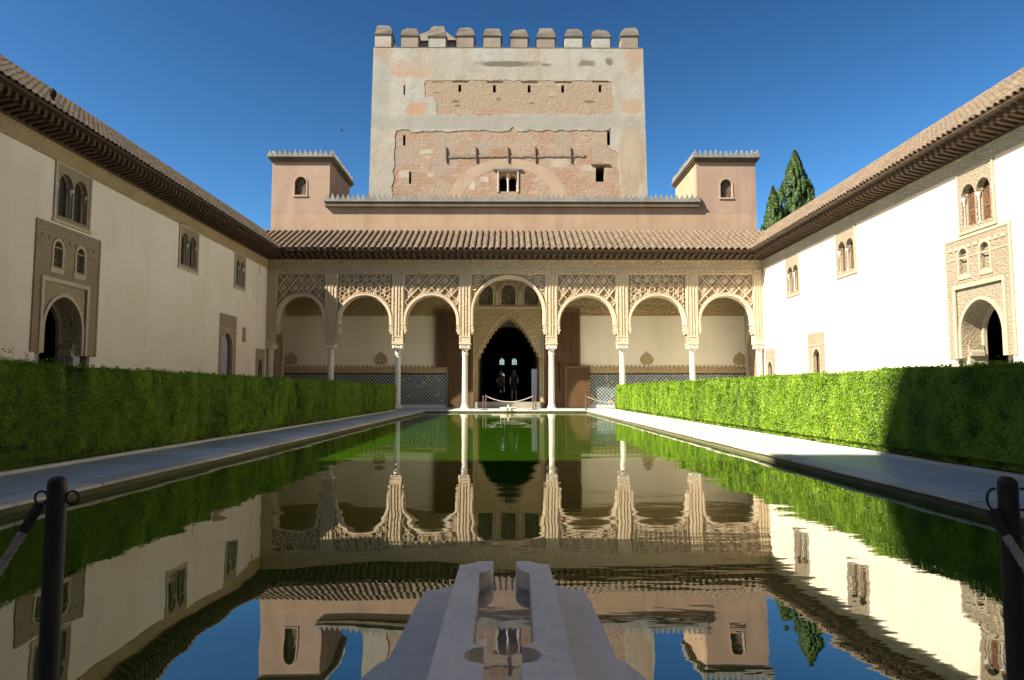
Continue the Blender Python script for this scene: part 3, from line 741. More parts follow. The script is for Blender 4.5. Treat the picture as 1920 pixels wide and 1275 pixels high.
# ------------------------------------------------------------------ arcaded portico
port = thing('arcaded_portico', (0, YA, GZ), 'seven-arched carved stucco portico on marble columns under a clay tile roof', 'portico')
FA = fY(YA); FB = fY(YB)
PX = [-11.32, -8.43, -5.25, -2.06, 2.06, 5.44, 8.78, 11.98]
HW = .265; ZP = 3.22; ZT = 6.56
def column(x):
    k = MB(); k.lathe([(.142, .36), (.137, .9), (.133, 1.8), (.128, 2.66)], x, YA + .21, 18)
    c = k.build('column', MAT['column_marble'], port, (x, YA + .21, GZ), smooth=True)
    k = MB(); k.box(x - .21, x + .21, YA, YA + .42, GZ + .001, .15); k.lathe([(.205, .15), (.21, .19), (.17, .23), (.185, .27), (.15, .31), (.142, .36)], x, YA + .21, 18); k.build('base', MAT['column_marble'], c, smooth=True)
    k = MB(); k.lathe([(.129, 2.66), (.16, 2.675), (.16, 2.70), (.13, 2.715), (.13, 2.75), (.15, 2.76), (.15, 2.785), (.125, 2.80), (.135, 2.88), (.17, 2.94)], x, YA + .21, 18); k.build('neck_rings', MAT['column_marble'], c, smooth=True)
    k = MB(); k.lathe([(.17, 2.94), (.235, 2.97), (.25, 3.03), (.24, 3.09), (.28, 3.12)], x, YA + .21, 8)
    for dx in (-1, 1):
        for dy in (-1, 1):
            k.lathe([(.02, 2.93), (.07, 2.97), (.075, 3.06), (.03, 3.11)], x + dx*.185, YA + .21 + dy*.185, 8)
    k.build('capital', MAT['column_marble'], c)
    k = MB(); k.box(x - .26, x + .26, YA - .02, YA + .44, 3.12, 3.165); k.box(x - .285, x + .285, YA - .04, YA + .46, 3.165, ZP - .003); k.build('abacus', MAT['stucco_smooth'], c)
for x in PX[1:-1]: column(x)
for x, sg in ((XL + .19, 1), (XR - .20, -1)): column(x)
for i, x in enumerate(PX):
    a0, a1 = x - HW, x + HW
    if i == 0: a0 = XL + .002
    if i == 7: a1 = XR - .002
    k = MB(); k.fbox(FA, a0, a1, ZP, ZT, -.44, 0); p = k.build('pier', MAT['stucco'], port)
    k = MB()
    for q in (.0, .36, .64, 1.0):
        xx = a0 + .02 + (a1 - a0 - .07) * q; k.fbox(FA, xx, xx + .03, ZP + .36, ZT - .01, .001, .03)
    k.build('fillets', MAT['stucco_smooth'], p)
    k = MB(); k.plate(FA, rect(a0 + .01, a1 - .01, ZP + .01, ZP + .34), [rect(a0 + .05, a1 - .05, ZP + .06, ZP + .29)], .001, .022); k.build('inscription_frame', MAT['stucco_smooth'], p)
ZS = 4.02
def loz_mesh(pw, ph):
    k = MB(); w, h = pw * .30, ph * .30
    V = [(-w, 0, 0), (0, 0, -h), (w, 0, 0), (0, 0, h), (-w*.5, -.035, 0), (0, -.035, -h*.5), (w*.5, -.035, 0), (0, -.035, h*.5)]
    k.add(V, [(0,1,5,4),(1,2,6,5),(2,3,7,6),(3,0,4,7),(4,5,6,7)]); return k.mesh('lozenge', MAT['stucco'], (0,0,0))
for i in range(7):
    xl = PX[i] + HW if i else XL + .19 + HW; xr = PX[i+1] - HW if i < 6 else XR - .20 - HW
    if i == 0: xl = PX[0] + HW
    xc = (xl + xr) / 2; g = (xr - xl) / 2; ctr = i == 3
    crown = 6.40 if ctr else 5.50
    h = g - .10; zc = crown - h
    op = [(xc - h, ZS)] + arc(xc, zc, h, h, 36) + [(xc + h, ZS)]
    low = [(xc - h, ZS), (xc - g + .015, ZS - .35), (xc - g + .008, ZP)]; lowr = [(xc + g - .008, ZP), (xc + g - .015, ZS - .35), (xc + h, ZS)]
    notch = [low[2], low[1]] + op + [lowr[1], lowr[0]]
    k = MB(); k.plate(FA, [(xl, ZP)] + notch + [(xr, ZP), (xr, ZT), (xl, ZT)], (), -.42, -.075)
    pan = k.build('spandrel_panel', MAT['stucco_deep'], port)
    # archivolt: bold roll, inner bead and a scalloped edge
    k = MB(); k.plate(FA, band([(xc - h, ZS + .02)] + arc(xc, zc, h, h, 36) + [(xc + h, ZS + .02)], [(xc - h - .085, ZS + .02)] + arc(xc, zc, h + .085, h + .07, 36) + [(xc + h + .085, ZS + .02)]), (), -.40, .035)
    av = k.build('archivolt', MAT['stucco_smooth'], port)
    k = MB(); k.plate(FA, band([(xc - h + .05, ZS + .05)] + arc(xc, zc, h - .05, h - .05, 36) + [(xc + h - .05, ZS + .05)], [(xc - h + .0005, ZS + .05)] + arc(xc, zc, h - .0005, h - .0005, 36) + [(xc + h - .0005, ZS + .05)]), (), -.36, -.02)
    k.build('inner_roll', MAT['stucco_smooth'], av)
    if not ctr:
        k = MB(); n = 46
        for q in range(n):
            t = PI * (q + .5) / n; r1 = h + .10; x = xc + r1 * math.cos(t); z = zc + (r1 + .02) * math.sin(t)
            k.fbox(FA, x - .028, x + .028, z - .028, z + .028, -.07, .0)
        k.build('scallop_edge', MAT['stucco_smooth'], av)
    # springers
    for sg in (-1, 1):
        x = xc + sg * h
        k = MB()
        for q, (dz, dw) in enumerate(((0, .07), (.07, .045), (.15, .09), (.22, .05), (.30, .03))):
            a, b = sorted((x + sg * .09, x - sg * dw + sg*.03)); k.fbox(FA, a, b, ZS + .0 - dz - .07, ZS - dz - .004, -.36, .02 - q * .006)
        k.build('springer', MAT['stucco_smooth'], port)
    # border of the panel
    k = MB(); k.fbox(FA, xl, xl + .05, zc - .4, ZT - .05, -.074, -.02); k.fbox(FA, xr - .05, xr, zc - .4, ZT - .05, -.074, -.02); k.fbox(FA, xl, xr, ZT - .05, ZT, -.074, -.022)
    k.build('panel_border', MAT['stucco_smooth'], pan)
    ro = h + .08
    if not ctr:
        wavy = i in (1, 5)
        pw, ph = (.46, .58) if wavy else (.60, .70)
        pw = (xr - xl - .1) / round((xr - xl - .1) / pw)
        def inside(x, z):
            if not (xl + .04 < x < xr - .04 and ZS < z < ZT - .04): return False
            d = math.hypot(x - xc, max(0, z - zc)); return d > ro + .02
        k = MB(); N = 70
        for fam in (-1, 1):
            for q in range(-12, 22):
                pts = []
                for t in range(N + 1):
                    z = ZT - (ZT - ZS) * t / N; x = xl + .05 + q * pw / 1.0 + fam * (ZT - z) * pw / ph
                    if wavy: x += fam * .075 * math.sin(2 * PI * (ZT - z) / (ph / 2))
                    pts.append((x, z))
                for (x0, z0), (x1, z1) in zip(pts, pts[1:]):
                    if inside(x0, z0) and inside(x1, z1):
                        w = .022 if wavy else .026; c1 = .0 if fam < 0 else -.006
                        k.hexa([FA(x0 - w, z0, -.074), FA(x0 + w, z0, -.074), FA(x1 + w, z1, -.074), FA(x1 - w, z1, -.074), FA(x0 - w*.7, z0, c1), FA(x0 + w*.7, z0, c1), FA(x1 + w*.7, z1, c1), FA(x1 - w*.7, z1, c1)])
        k.build('lattice_ribs', MAT['stucco_smooth'], pan, recalc=False)
        lm = loz_mesh(pw, ph)
        for u in range(-14, 22):
            for w in range(-14, 30):
                x = xl + .05 + (u + w + 1) / 2 * pw; z = ZT - (w - u) / 2 * ph
                if all(inside(x + dx, z + dz) for dx in (-.1, .1) for dz in (-.12, .12)):
                    o = bpy.data.objects.new('lozenge', lm); col.objects.link(o); put(o, pan, FA(x, z, -.0745))
    else:
        for sg in (-1, 1):                       # scroll ornaments beside the great arch
            k = MB()
            for (cx, cz, r) in ((sg * 1.45, 6.22, .19), (sg * 1.45, 6.22, .07), (sg * 1.02, 6.40, .09), (sg * 1.62, 5.86, .10)):
                k.tube([FA(cx + r * math.cos(t * PI / 10), cz + r * math.sin(t * PI / 10), -.06) for t in range(19)], .028, 6)
            k.build('scroll', MAT['stucco_smooth'], pan, smooth=True)
# frieze above
k = MB(); k.fbox(FA, XL + .05, XR - .05, ZT + .001, 7.22, -.42, .03); fz = k.build('frieze', MAT['stucco_frieze'], port)
k = MB(); k.fbox(FA, XL + .05, XR - .05, ZT + .002, ZT + .05, .031, .05); k.fbox(FA, XL + .05, XR - .05, 6.76, 6.80, .031, .05); k.fbox(FA, XL + .05, XR - .05, 7.10, 7.20, .031, .08); k.build('moulding', MAT['stucco_frieze'], fz)
k = MB(); x = XL + .12
while x < XR - .3:
    wd = random.uniform(.16, .34); k.fbox(FA, x, x + wd, ZT + .08, 6.73, .031, .06); x += wd + random.uniform(.03, .07)
k.build('inscription_band', MAT['stucco'], fz)
k = MB(); x = XL + .2
while x < XR - .3:
    k.plate(FA, [(x + .13 * math.cos(q * PI / 6), 6.95 + .11 * math.sin(q * PI / 6)) for q in range(12)], [[(x + .085 * math.cos(q * PI / 6), 6.95 + .07 * math.sin(q * PI / 6)) for q in range(12)]], .031, .055)
    k.plate(FA, [(x + .17, 6.95), (x + .22, 6.86), (x + .27, 6.95), (x + .22, 7.04)], (), .031, .055); x += .44
tag(k.build('cartouche_row', MAT['stucco'], fz), kind='stuff')
make_eave(port, (XL, YA, 0), (1, 0, 0), (0, -1, 0), XR - XL, .30, 7.2, 7.34, OV)
rowsP = int((14.2 + 13.6) / .295)
make_roof(port, (-13.6, YA - OV, ZE - .06), (1, 0, 0), (0, 1, 0), .52, 3.03 * math.sqrt(1 + .52**2), rowsP, .295, 9, .37,
          lambda p, j: (abs(p.x - .3) + j * 1.2) if -11 < p.x < 11.6 else None, r=.112)
# corner fill of the portico ceiling, back wall etc.
k = MB(); k.box(XL + .002, XR - .002, YA + .43, YB - .005, 6.95, 7.05); k.build('ceiling', MAT['eave_wood'], port)
# back wall with the doorway
k = MB(); k.plate(FB, [(XL - 1.5, -.05), (-1.74, -.05), (-1.74, 6.62), (1.77, 6.62), (1.77, -.05), (XR + 1.5, -.05), (XR + 1.5, 8.4), (XL - 1.5, 8.4)], (), -1.0, 0)
bw = k.build('back_wall', MAT['portico_plaster'], port)
for (a0, a1) in ((XL + .003, -1.75), (1.78, XR - .003)):
    k = MB(); k.fbox(FB, a0, a1, 4.86, 6.94, .001, .03); k.build('upper_frieze', MAT['stucco_gold'], bw)
    k = MB(); k.fbox(FB, a0, a1, 4.80, 4.87, .031, .05); k.fbox(FB, a0, a1, 5.2, 5.25, .031, .05); k.build('frieze_moulding', MAT['stucco_gold'], bw)
    k = MB(); x = a0 + .1
    while x < a1 - .3:
        wd = random.uniform(.25, .6); k.fbox(FB, x, x + wd, 4.92, 5.15, .031, .045); x += wd + .07
    k.build('inscription_band', MAT['stucco_gold'], bw)
for (a0, a1) in ((XL + .003, -3.15), (3.75, XR - .003)):
    k = MB(); k.fbox(FB, a0, a1, 1.86, 2.16, .001, .04); k.build('dado_band', MAT['stucco_gold'], bw)
    k = MB(); x = a0 + .06
    while x < a1 - .15:
        k.plate(FB, [(x, 2.16), (x + .13, 2.16), (x + .13, 2.22), (x + .065, 2.29), (x, 2.22)], (), .001, .03); x += .22
    k.build('crest_row', MAT['stucco_gold'], bw)
    k = MB(); x = a0 + .1
    while x < a1 - .4:
        wd = random.uniform(.3, .55); k.fbox(FB, x, x + wd, 1.92, 2.09, .041, .055); x += wd + .08
    k.build('inscription_band', MAT['stucco_gold'], bw)
    k = MB(); k.fbox(FB, a0, a1, .26, 1.80, .001, .03); k.build('tile_dado', MAT['glazed_mosaic'], bw)
    k = MB(); k.fbox(FB, a0, a1, 1.80, 1.858, .001, .036); k.build('dado_edge', MAT['lead'], bw)
    k = MB(); k.fbox(FB, a0, a1, GZ + .001, .258, .001, .05); k.build('plinth', MAT['paving_marble'], bw)
for x in (-6.5, -11.1, 7.1, 11.85):       # ogee medallions on the plaster
    o = [(x - .20, 2.30), (x - .34, 2.45), (x - .33, 2.62), (x - .2, 2.80), (x - .06, 2.88), (x, 2.98), (x + .06, 2.88), (x + .2, 2.80), (x + .33, 2.62), (x + .34, 2.45), (x + .20, 2.30)]
    o = [(min(max(p[0], XL + .01), XR - .01), p[1]) for p in o]
    k = MB(); k.plate(FB, o, (), .001, .03); k.build('medallion', MAT['stucco_gold'], bw)
# great portal
def tooth_arch(xc, h, zs, apex, n, amp):
    L = [(xc - h, zs)]
    for i in range(n + 1):
        t = i / n; a = abs(2 * t - 1); x = xc - h + 2 * h * t; z = zs + (apex - zs) * (1 - a ** 1.75) + (apex - zs) * .10 * (1 - a) ** .5 * (1 - a)
        L.append((x, z)); 
        if i < n:
            tm = (i + .5) / n; am = abs(2 * tm - 1); zm = zs + (apex - zs) * (1 - am ** 1.75) + (apex - zs) * .10 * (1 - am) ** .5 * (1 - am)
            L.append((x + h / n * .5, z - amp * .3 if t < .5 else zm - amp)); L.append((x + h / n * 1.5, zm - amp if t < .5 else zm - amp*.3))
    return L + [(xc + h, zs)]
ta = [(-1.60, .1)] + tooth_arch(.01, 1.60, 2.70, 4.62, 26, .13)[1:-1] + [(1.62, .1)]
k = MB(); k.plate(FB, [(-1.73, .1)] + ta + [(1.76, .1), (1.76, 5.18), (-1.73, 5.18)], (), -.30, .02)
pt_ = k.build('portal', MAT['stucco_gold'], port)
ta2 = [(-1.56, .1)] + tooth_arch(.01, 1.56, 2.64, 4.50, 22, .13)[1:-1] + [(1.58, .1)]
k = MB(); k.plate(FB, band(ta2, [(-1.72, .1), (-1.72, 5.1), (1.75, 5.1), (1.75, .1)]), (), -.62, -.301); k.build('stalactite_arch', MAT['stucco_gold'], pt_)
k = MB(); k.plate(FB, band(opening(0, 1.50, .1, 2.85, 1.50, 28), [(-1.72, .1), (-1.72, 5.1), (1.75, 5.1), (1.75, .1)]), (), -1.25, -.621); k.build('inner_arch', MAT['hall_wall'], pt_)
k = MB(); te = tooth_arch(.01, 1.60, 2.70, 4.62, 26, .0)[1:-1:3]
for (xa, za) in te:
    k.fbox(FB, xa - .03, xa + .03, za - .02, za + .13, .021, .06); k.fbox(FB, xa + .035, xa + .075, za + .12, za + .24, .021, .045)
tag(k.build('stalactite_teeth', MAT['stucco_smooth'], pt_), kind='stuff')
k = MB(); k.fbox(FB, -1.73, 1.76, 5.181, 5.27, -.3, .06); k.build('portal_moulding', MAT['stucco_smooth'], pt_)
bwins = [opening(x, .36, 5.38, 6.05, .38, 16) for x in (-1.16, 0, 1.18)]
k = MB(); k.plate(FB, rect(-1.73, 1.76, 5.271, 6.61), bwins, -.30, .0); tr = k.build('window_tier', MAT['stucco_gold'], port)
for x in (-1.16, 0, 1.18):
    k = MB(); k.plate(FB, opening(x, .355, 5.385, 6.05, .375, 16), (), -.12, -.08); k.build('blind_lattice', MAT['lattice_dark'], tr)
    k = MB(); k.plate(FB, band(opening(x, .37, 5.39, 6.05, .39, 16), opening(x, .43, 5.39, 6.05, .46, 16)), (), .001, .03); k.build('window_roll', MAT['stucco_smooth'], tr)
    k = MB(); k.plate(FB, band(opening(x, .50, 5.39, 6.02, .52, 16, .05), opening(x, .545, 5.39, 6.02, .58, 16, .05)), (), .001, .03); k.build('outer_roll', MAT['stucco_smooth'], tr)
for x in (-.58, .60):
    k = MB(); k.fbox(FB, x - .05, x + .05, 5.39, 6.1, .001, .045); k.build('colonnette', MAT['stucco_smooth'], tr)
k = MB(); k.fbox(FB, -1.72, 1.75, GZ + .001, .40, -1.25, .12); k.build('threshold', MAT['step_stone'], port)
# great wooden door leaves folded back against the wall
def leaf(a0, a1, cut, sg):
    o = [(a0, .14), (a1, .14), (a1, 5.12), (a0, 5.12)] if not cut else [(cut, .14), (a1, .14), (a1, 5.12), (a0, 5.12), (a0, 2.16), (cut, 2.16)]
    k = MB(); k.plate(FB, o, (), .06, .14); L = k.build('door_leaf', MAT['door_wood'], port)
    k = MB(); k.fbox(FB, a0, a0 + .12, 2.2, 5.12, .141, .17); k.fbox(FB, a1 - .12, a1, .15, 5.12, .141, .17); k.fbox(FB, a0 + .12, a1 - .12, 4.98, 5.12, .141, .17)
    k.build('stile', MAT['door_wood_edge'], L)
    k = MB(); n = 4
    for i in range(1, n): k.fbox(FB, a0 + (a1 - a0) * i / n - .008, a0 + (a1 - a0) * i / n + .008, 2.2, 4.97, .141, .15)
    for z in (2.3, 3.0, 3.7, 4.4): k.fbox(FB, a0 + .13, a1 - .13, z, z + .03, .141, .153)
    k.build('studded_bands', MAT['door_wood'], L)
    return L
leaf(-3.70, -1.78, -3.08, -1)
rl = leaf(1.82, 3.68, None, 1)
k = MB(); k.fbox(FB, 2.86, 4.16, .16, 2.22, .172, .21); wk = k.build('wicket_leaf', MAT['door_wood'], port)
k = MB(); k.fbox(FB, 2.86, 2.98, .16, 2.3, .211, .235); k.fbox(FB, 2.98, 4.16, 2.1, 2.22, .211, .23); k.build('wicket_frame', MAT['door_wood_edge'], wk)
k = MB(); k.fbox(FB, 2.58, 2.62, 1.0, 2.42, .171, .2); k.build('hinge_strip', MAT['lead'], rl)
# end walls of the portico with arched alcoves
for s, X0 in ((-1, XL), (1, XR)):
    fr = fX(X0, s); yc = 33.95; al = opening(yc, .72, .1, 3.15, .85, 20)
    k = MB(); k.plate(fr, [(YA + .44, .05), (yc - .72, .05)] + al[1:-1] + [(yc + .72, .05), (YB - .002, .05), (YB - .002, 6.94), (YA + .44, 6.94)], (), .002, .06)
    e = k.build('end_wall', MAT['stucco'], port)
    k = MB(); k.plate(fr, band(opening(yc, .70, 2.2, 3.15, .83, 20), opening(yc, .82, 2.2, 3.15, .97, 20)), (), .061, .10); k.build('archivolt', MAT['stucco_smooth'], e)
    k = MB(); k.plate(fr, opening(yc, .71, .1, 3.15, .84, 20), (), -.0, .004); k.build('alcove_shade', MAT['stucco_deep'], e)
    k = MB(); k.fbox(fr, yc - .62, yc + .62, GZ + .02, 1.5, .061, .09); k.build('railing_panel', MAT['lattice_dark'], e)

# ------------------------------------------------------------------ hall behind: long parapet wall and two turrets
hall = thing('hall_block', (0, YU, 7), 'ochre rendered hall wall with two square turrets and little stepped merlons above the portico roof', 'building')
FU = fY(YU)
TL = (-12.17, -9.20); TR_ = (9.72, 12.78)
k = MB(); k.fbox(FU, TL[0], TR_[1], 8.3, 10.36, -.5, 0); k.build('wall', MAT['ochre_plaster'], hall)
k = MB()
k.box(TL[0], TR_[1], YU + .5, YU + 4.4, 8.2, 8.5); k.box(TL[0], TL[0] + .4, YU + .5, YU + 4.4, .0, 10.0); k.box(TR_[1] - .4, TR_[1], YU + .5, YU + 4.4, .0, 10.0); k.build('hall_roof', MAT['hall_wall'], hall)
k = MB(); k.box(TL[1] + .01, TR_[0] - .01, YU + .5, YU + 5.2, 10.15, 10.3); k.build('flat_roof', MAT['buff_render'], hall)
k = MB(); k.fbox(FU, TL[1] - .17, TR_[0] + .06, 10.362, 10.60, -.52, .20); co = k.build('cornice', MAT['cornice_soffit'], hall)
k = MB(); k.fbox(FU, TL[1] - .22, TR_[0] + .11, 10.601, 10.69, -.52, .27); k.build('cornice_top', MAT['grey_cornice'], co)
def merlon_mesh(w, h, th):
    k = MB(); k.plate(lambda a, b, c: (a, -c, b), [(-w/2, 0), (w/2, 0), (w/2, h*.30), (w*.33, h*.36), (w*.36, h*.5), (w*.18, h*.62), (w*.16, h*.75), (0, h), (-w*.16, h*.75), (-w*.18, h*.62), (-w*.36, h*.5), (-w*.33, h*.36), (-w/2, h*.30)], (), -th/2, th/2)
    return k.mesh('merlon', MAT['grey_cornice'], (0, 0, 0))
MM = merlon_mesh(.235, .36, .16)
def merlons(p0, p1, parent, rz=0):
    p0 = Vector(p0); p1 = Vector(p1); n = max(1, round((p1 - p0).length / .262))
    for i in range(n + 1):
        o = bpy.data.objects.new('merlon', MM); col.objects.link(o); put(o, parent, p0.lerp(p1, i / n) + Vector((0, 0, random.uniform(-.012, .01)))); o.rotation_euler = (random.uniform(-.03, .03), random.uniform(-.03, .03), rz + random.uniform(-.06, .06))
        sc_ = random.uniform(.9, 1.06); o.scale = (sc_, 1, random.uniform(.86, 1.06))
merlons((TL[1] - .05, YU - .12, 10.685), (TR_[0] - .02, YU - .12, 10.685), hall)
for (x0, x1), wz, wx in ((TL, 11.0, -10.69), (TR_, 10.9, 11.24)):
    y0, y1 = YU - .004, YU + 4.4; zt = 12.66
    wo_ = opening(wx, .30, wz, wz + .62, .34, 14)
    k = MB(); k.plate(fY(y0), rough_poly([(x0, 10.12), (x1, 10.05)], 9, 0) + [(x1, zt), (x0, zt)] if False else [(x0, 10.1), (x0 + .9, 10.14), (x0 + 1.3, 10.05), (x0 + 2.2, 10.1), (x1, 10.02), (x1, zt), (x0, zt)], [wo_], -.4, 0)
    tw = k.build('turret', MAT['brown_plaster'], hall)
    k = MB(); k.box(x0, x0 + .4, y0 + .4, y1, 9.75, zt); k.box(x1 - .4, x1, y0 + .4, y1, 9.75, zt); k.box(x0 + .4, x1 - .4, y1 - .4, y1, 9.75, zt); k.box(x0, x1, y0 + .02, y1, zt + .001, zt + .1)
    k.build('turret_sides', MAT['buff_render'] if x0 > 0 else MAT['brown_plaster'], tw)
    k = MB(); k.plate(fY(y0), opening(wx, .29, wz + .01, wz + .62, .33, 14), (), -.2, -.14); k.build('window_lattice', MAT['lattice_stucco'], tw)
    k = MB(); k.plate(fY(y0), band(opening(wx, .302, wz, wz + .62, .342, 14), opening(wx, .36, wz, wz + .62, .41, 14)), (), -.02, .03); k.fbox(fY(y0), wx - .38, wx + .38, wz - .09, wz - .005, -.1, .05); k.build('window_surround', MAT['buff_render'], tw)
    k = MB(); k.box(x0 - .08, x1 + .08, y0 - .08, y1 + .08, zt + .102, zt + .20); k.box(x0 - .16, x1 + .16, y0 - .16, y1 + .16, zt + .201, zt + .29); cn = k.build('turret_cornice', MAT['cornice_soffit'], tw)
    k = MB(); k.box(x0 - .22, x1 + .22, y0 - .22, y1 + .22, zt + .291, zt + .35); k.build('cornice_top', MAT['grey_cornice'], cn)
    z = zt + .345
    merlons((x0 - .08, y0 - .1, z), (x1 + .08, y0 - .1, z), tw)
    merlons((x0 - .06, y0 + .16, z), (x0 - .06, y1 + .06, z), tw, PI / 2); merlons((x1 + .06, y0 + .16, z), (x1 + .06, y1 + .06, z), tw, PI / 2)
# inner hall behind the portal (dark): side walls, ceiling, floor
k = MB()
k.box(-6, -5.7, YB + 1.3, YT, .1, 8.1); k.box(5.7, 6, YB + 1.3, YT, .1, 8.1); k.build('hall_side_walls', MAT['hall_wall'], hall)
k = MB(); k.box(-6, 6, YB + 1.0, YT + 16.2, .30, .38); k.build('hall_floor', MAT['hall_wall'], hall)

# ------------------------------------------------------------------ the great tower
tower = thing('great_tower', (0, YT + 8, 0), 'massive square tower of patched plaster and brick with capped battlements', 'tower')
FT = fY(YT)
def tx(z): return 8.33 - (z - 12.85) * .0155
ZTOP = 21.8
# openings in the front
slits = [(-6.31, .05, 18.85, 19.45), (-6.28, .075, 15.70, 16.35), (-5.90, .07, 13.35, 14.10), (6.06, .10, 15.75, 16.65)]
gun = [(-2.95, .09, 19.05, 19.5), (-.85, .09, 19.02, 19.48), (1.26, .09, 19.02, 19.48), (3.3, .09, 19.02, 19.48), (5.57, .09, 19.05, 19.52)]
H_ = [rect(x - w, x + w, a, b) for x, w, a, b in slits + gun]
H_.append(rect(5.26, 5.78, 13.50, 14.50)); twin = [opening(-.31, .22, 12.95, 13.72, .26, 10), opening(.26, .22, 12.95, 13.72, .26, 10)]
tw_rect = rect(-.58, .53, 12.90, 14.12); H_.append(tw_rect)
outer = [(-tx(8), 8.0), (tx(8), 8.0), (tx(ZTOP), ZTOP), (-tx(ZTOP), ZTOP)]
k = MB(); k.plate(FT, outer, H_, -1.6, 0); k.build('front_wall', MAT['brick_orange'], tower)
k = MB(); k.plate(FT, [(-8.4, .0), (-1.55, .0)] + opening(0, 1.55, .3, 3.3, 1.55, 24)[1:-1] + [(1.55, .0), (8.4, .0), (8.4, 7.99), (-8.4, 7.99)], (), -2.4, -.02); k.build('lower_wall', MAT['hall_wall'], tower)
# plaster skin with ragged openings where it has fallen away
rr = random.Random(11)
up_hole = rough_poly(rough_poly([(-5.05, 18.7), (-4.6, 18.75), (-4.35, 18.3), (-4.35, 17.62), (6.25, 17.66), (6.35, 18.5), (6.32, 19.75), (-5.05, 19.78)], .35, .05, rr), .09, .028, rr)
lo_hole = rough_poly(rough_poly([(-7.0, 12.0), (6.75, 12.0), (6.72, 14.0), (6.62, 15.3), (5.9, 15.7), (6.2, 15.75), (6.24, 16.75), (5.8, 16.68), (.6, 16.62), (.3, 16.85), (.0, 16.62), (-5.9, 16.6), (-6.0, 16.68), (-6.75, 16.66), (-6.8, 15.9)], .35, .07, rr), .09, .03, rr)
oH = [up_hole, lo_hole] + [H_[0]]
k = MB(); k.plate(FT, [(-tx(8) - .02, 8.02), (tx(8) + .02, 8.02), (tx(ZTOP) + .02, ZTOP + .01), (-tx(ZTOP) - .02, ZTOP + .01)], oH, .001, .03); k.build('plaster_skin', MAT['tower_plaster'], tower)
k = MB(); k.plate(FT, rough_poly([(-4.98, 17.7), (6.4, 17.5), (6.5, 19.9), (-5.15, 19.85)], .5, .02, rr), [rect(x - w, x + w, a, b) for x, w, a, b in gun], .001, .012); k.build('upper_brick_panel', MAT['brick_pale'], tower)
k = MB(); k.fbox(FT, -4.35, 6.3, 17.60, 17.96, .013, .026); k.build('brick_course', MAT['brick_orange'], tower)
# remaining three sides
k = MB()
dT = 16.4
for sg in (-1, 1):
    k.hexa([(sg*tx(0), YT + .0, 0), (sg*(tx(0) - 1.6), YT + 1.6, 0), (sg*(tx(0) - 1.6), YT + dT - 1.6, 0), (sg*tx(0), YT + dT, 0),
            (sg*tx(ZTOP), YT + .07, ZTOP), (sg*(tx(ZTOP) - 1.6), YT + 1.6, ZTOP), (sg*(tx(ZTOP) - 1.6), YT + dT - 1.6, ZTOP), (sg*tx(ZTOP), YT + dT, ZTOP)])
k.build('side_walls', MAT['tower_plaster'], tower)
FBK = fY(YT + dT)
hw_ = [opening(-.52, .19, 3.10, 3.46, .20, 10), opening(.50, .19, 3.10, 3.46, .20, 10), opening(-.48, .17, .9, 2.3, .15, 10)]
k = MB(); k.plate(FBK, [(-8.3, 0), (8.3, 0), (tx(ZTOP) - .02, ZTOP - .01), (-tx(ZTOP) + .02, ZTOP - .01)], hw_, .02, 1.5); bk = k.build('rear_wall', MAT['hall_wall'], tower)
for (cx, hh, z0, z1) in ((-.52, .19, 3.10, 3.66), (.50, .19, 3.10, 3.66), (-.48, .17, .9, 2.45)):
    k = MB()
    for q in range(1, 4):
        x = cx - hh + 2 * hh * q / 4; k.fbox(FBK, x - .018, x + .018, z0, z1, .6, .66)
    for q in range(1, int((z1 - z0) / .11)):
        k.fbox(FBK, cx - hh, cx + hh, z0 + q * .11 - .014, z0 + q * .11 + .014, .6, .66)
    k.build('window_lattice', MAT['hall_wall'], bk)
k = MB(); k.box(-6.7, 6.7, YT + 1.62, YT + dT - 1.52, ZTOP - .5, ZTOP - .25); k.box(-6.7, 6.7, YT + 2.42, YT + dT - 1.52, 11.5, 11.8); k.build('terrace', MAT['buff_render'], tower)
k = MB(); k.box(-6.7, 6.7, YT + .02, YT + 2.4, 7.9, 8.1); k.build('hall_lintel', MAT['hall_wall'], tower)
# battlements
def merlon(x, y, w, d, body, cap, dz=0, skew=0):
    z = ZTOP - .06; k = MB(); k.box(x - w/2, x + w/2, y - d/2, y + d/2, z, z + body + dz)
    m = k.build('merlon', MAT['tower_plaster' if random.random() < .4 else 'merlon_plaster'], tower, (x, y, z), bevel=.05)
    z1 = z + body + dz; g = .035; k = MB(); r = random.uniform
    tp = [(-.30, -.24), (.28, -.24), (.28, .24), (-.30, .24)]; lv = []
    for f, hh in ((1.0, 0), (.93, .32), (.80, .66), (.62, .92), (.42, 1.0)):      # worn, slightly domed pyramid
        for q, (sx, sy) in enumerate(((-1, -1), (1, -1), (1, 1), (-1, 1))):
            lv.append((x + sx * (w/2 + g) * f + r(-.035, .035), y + sy * (d/2 + g) * f + r(-.03, .03), z1 + .002 + cap * hh + (r(-.07, .07) if hh else r(-.015, .02))))
    F_ = [(3, 2, 1, 0), (16, 17, 18, 19)]
    for e_ in range(4):
        for q in range(4): F_.append((e_*4+q, e_*4+(q+1) % 4, (e_+1)*4+(q+1) % 4, (e_+1)*4+q))
    k.add(lv, F_)
    k.box(x - w/2 - g - .02, x + w/2 + g + .02, y - d/2 - g - .02, y + d/2 + g + .02, z1 - .045, z1)
    k.build('cap', MAT['cap_stone'], m, bevel=.015); return m
mx_ = [-7.62, -6.0, -4.33, -2.62, -.98, .67, 2.30, 4.0, 5.68, 7.42]
for i, x in enumerate(mx_): merlon(x, YT + .42, 1.08 + random.uniform(-.08, .06), .9, .78 if 0 < i < 9 else .86, .62 + random.uniform(-.06, .06) if i != 2 else .78, .05 if i < 2 else random.uniform(-.05, .05))
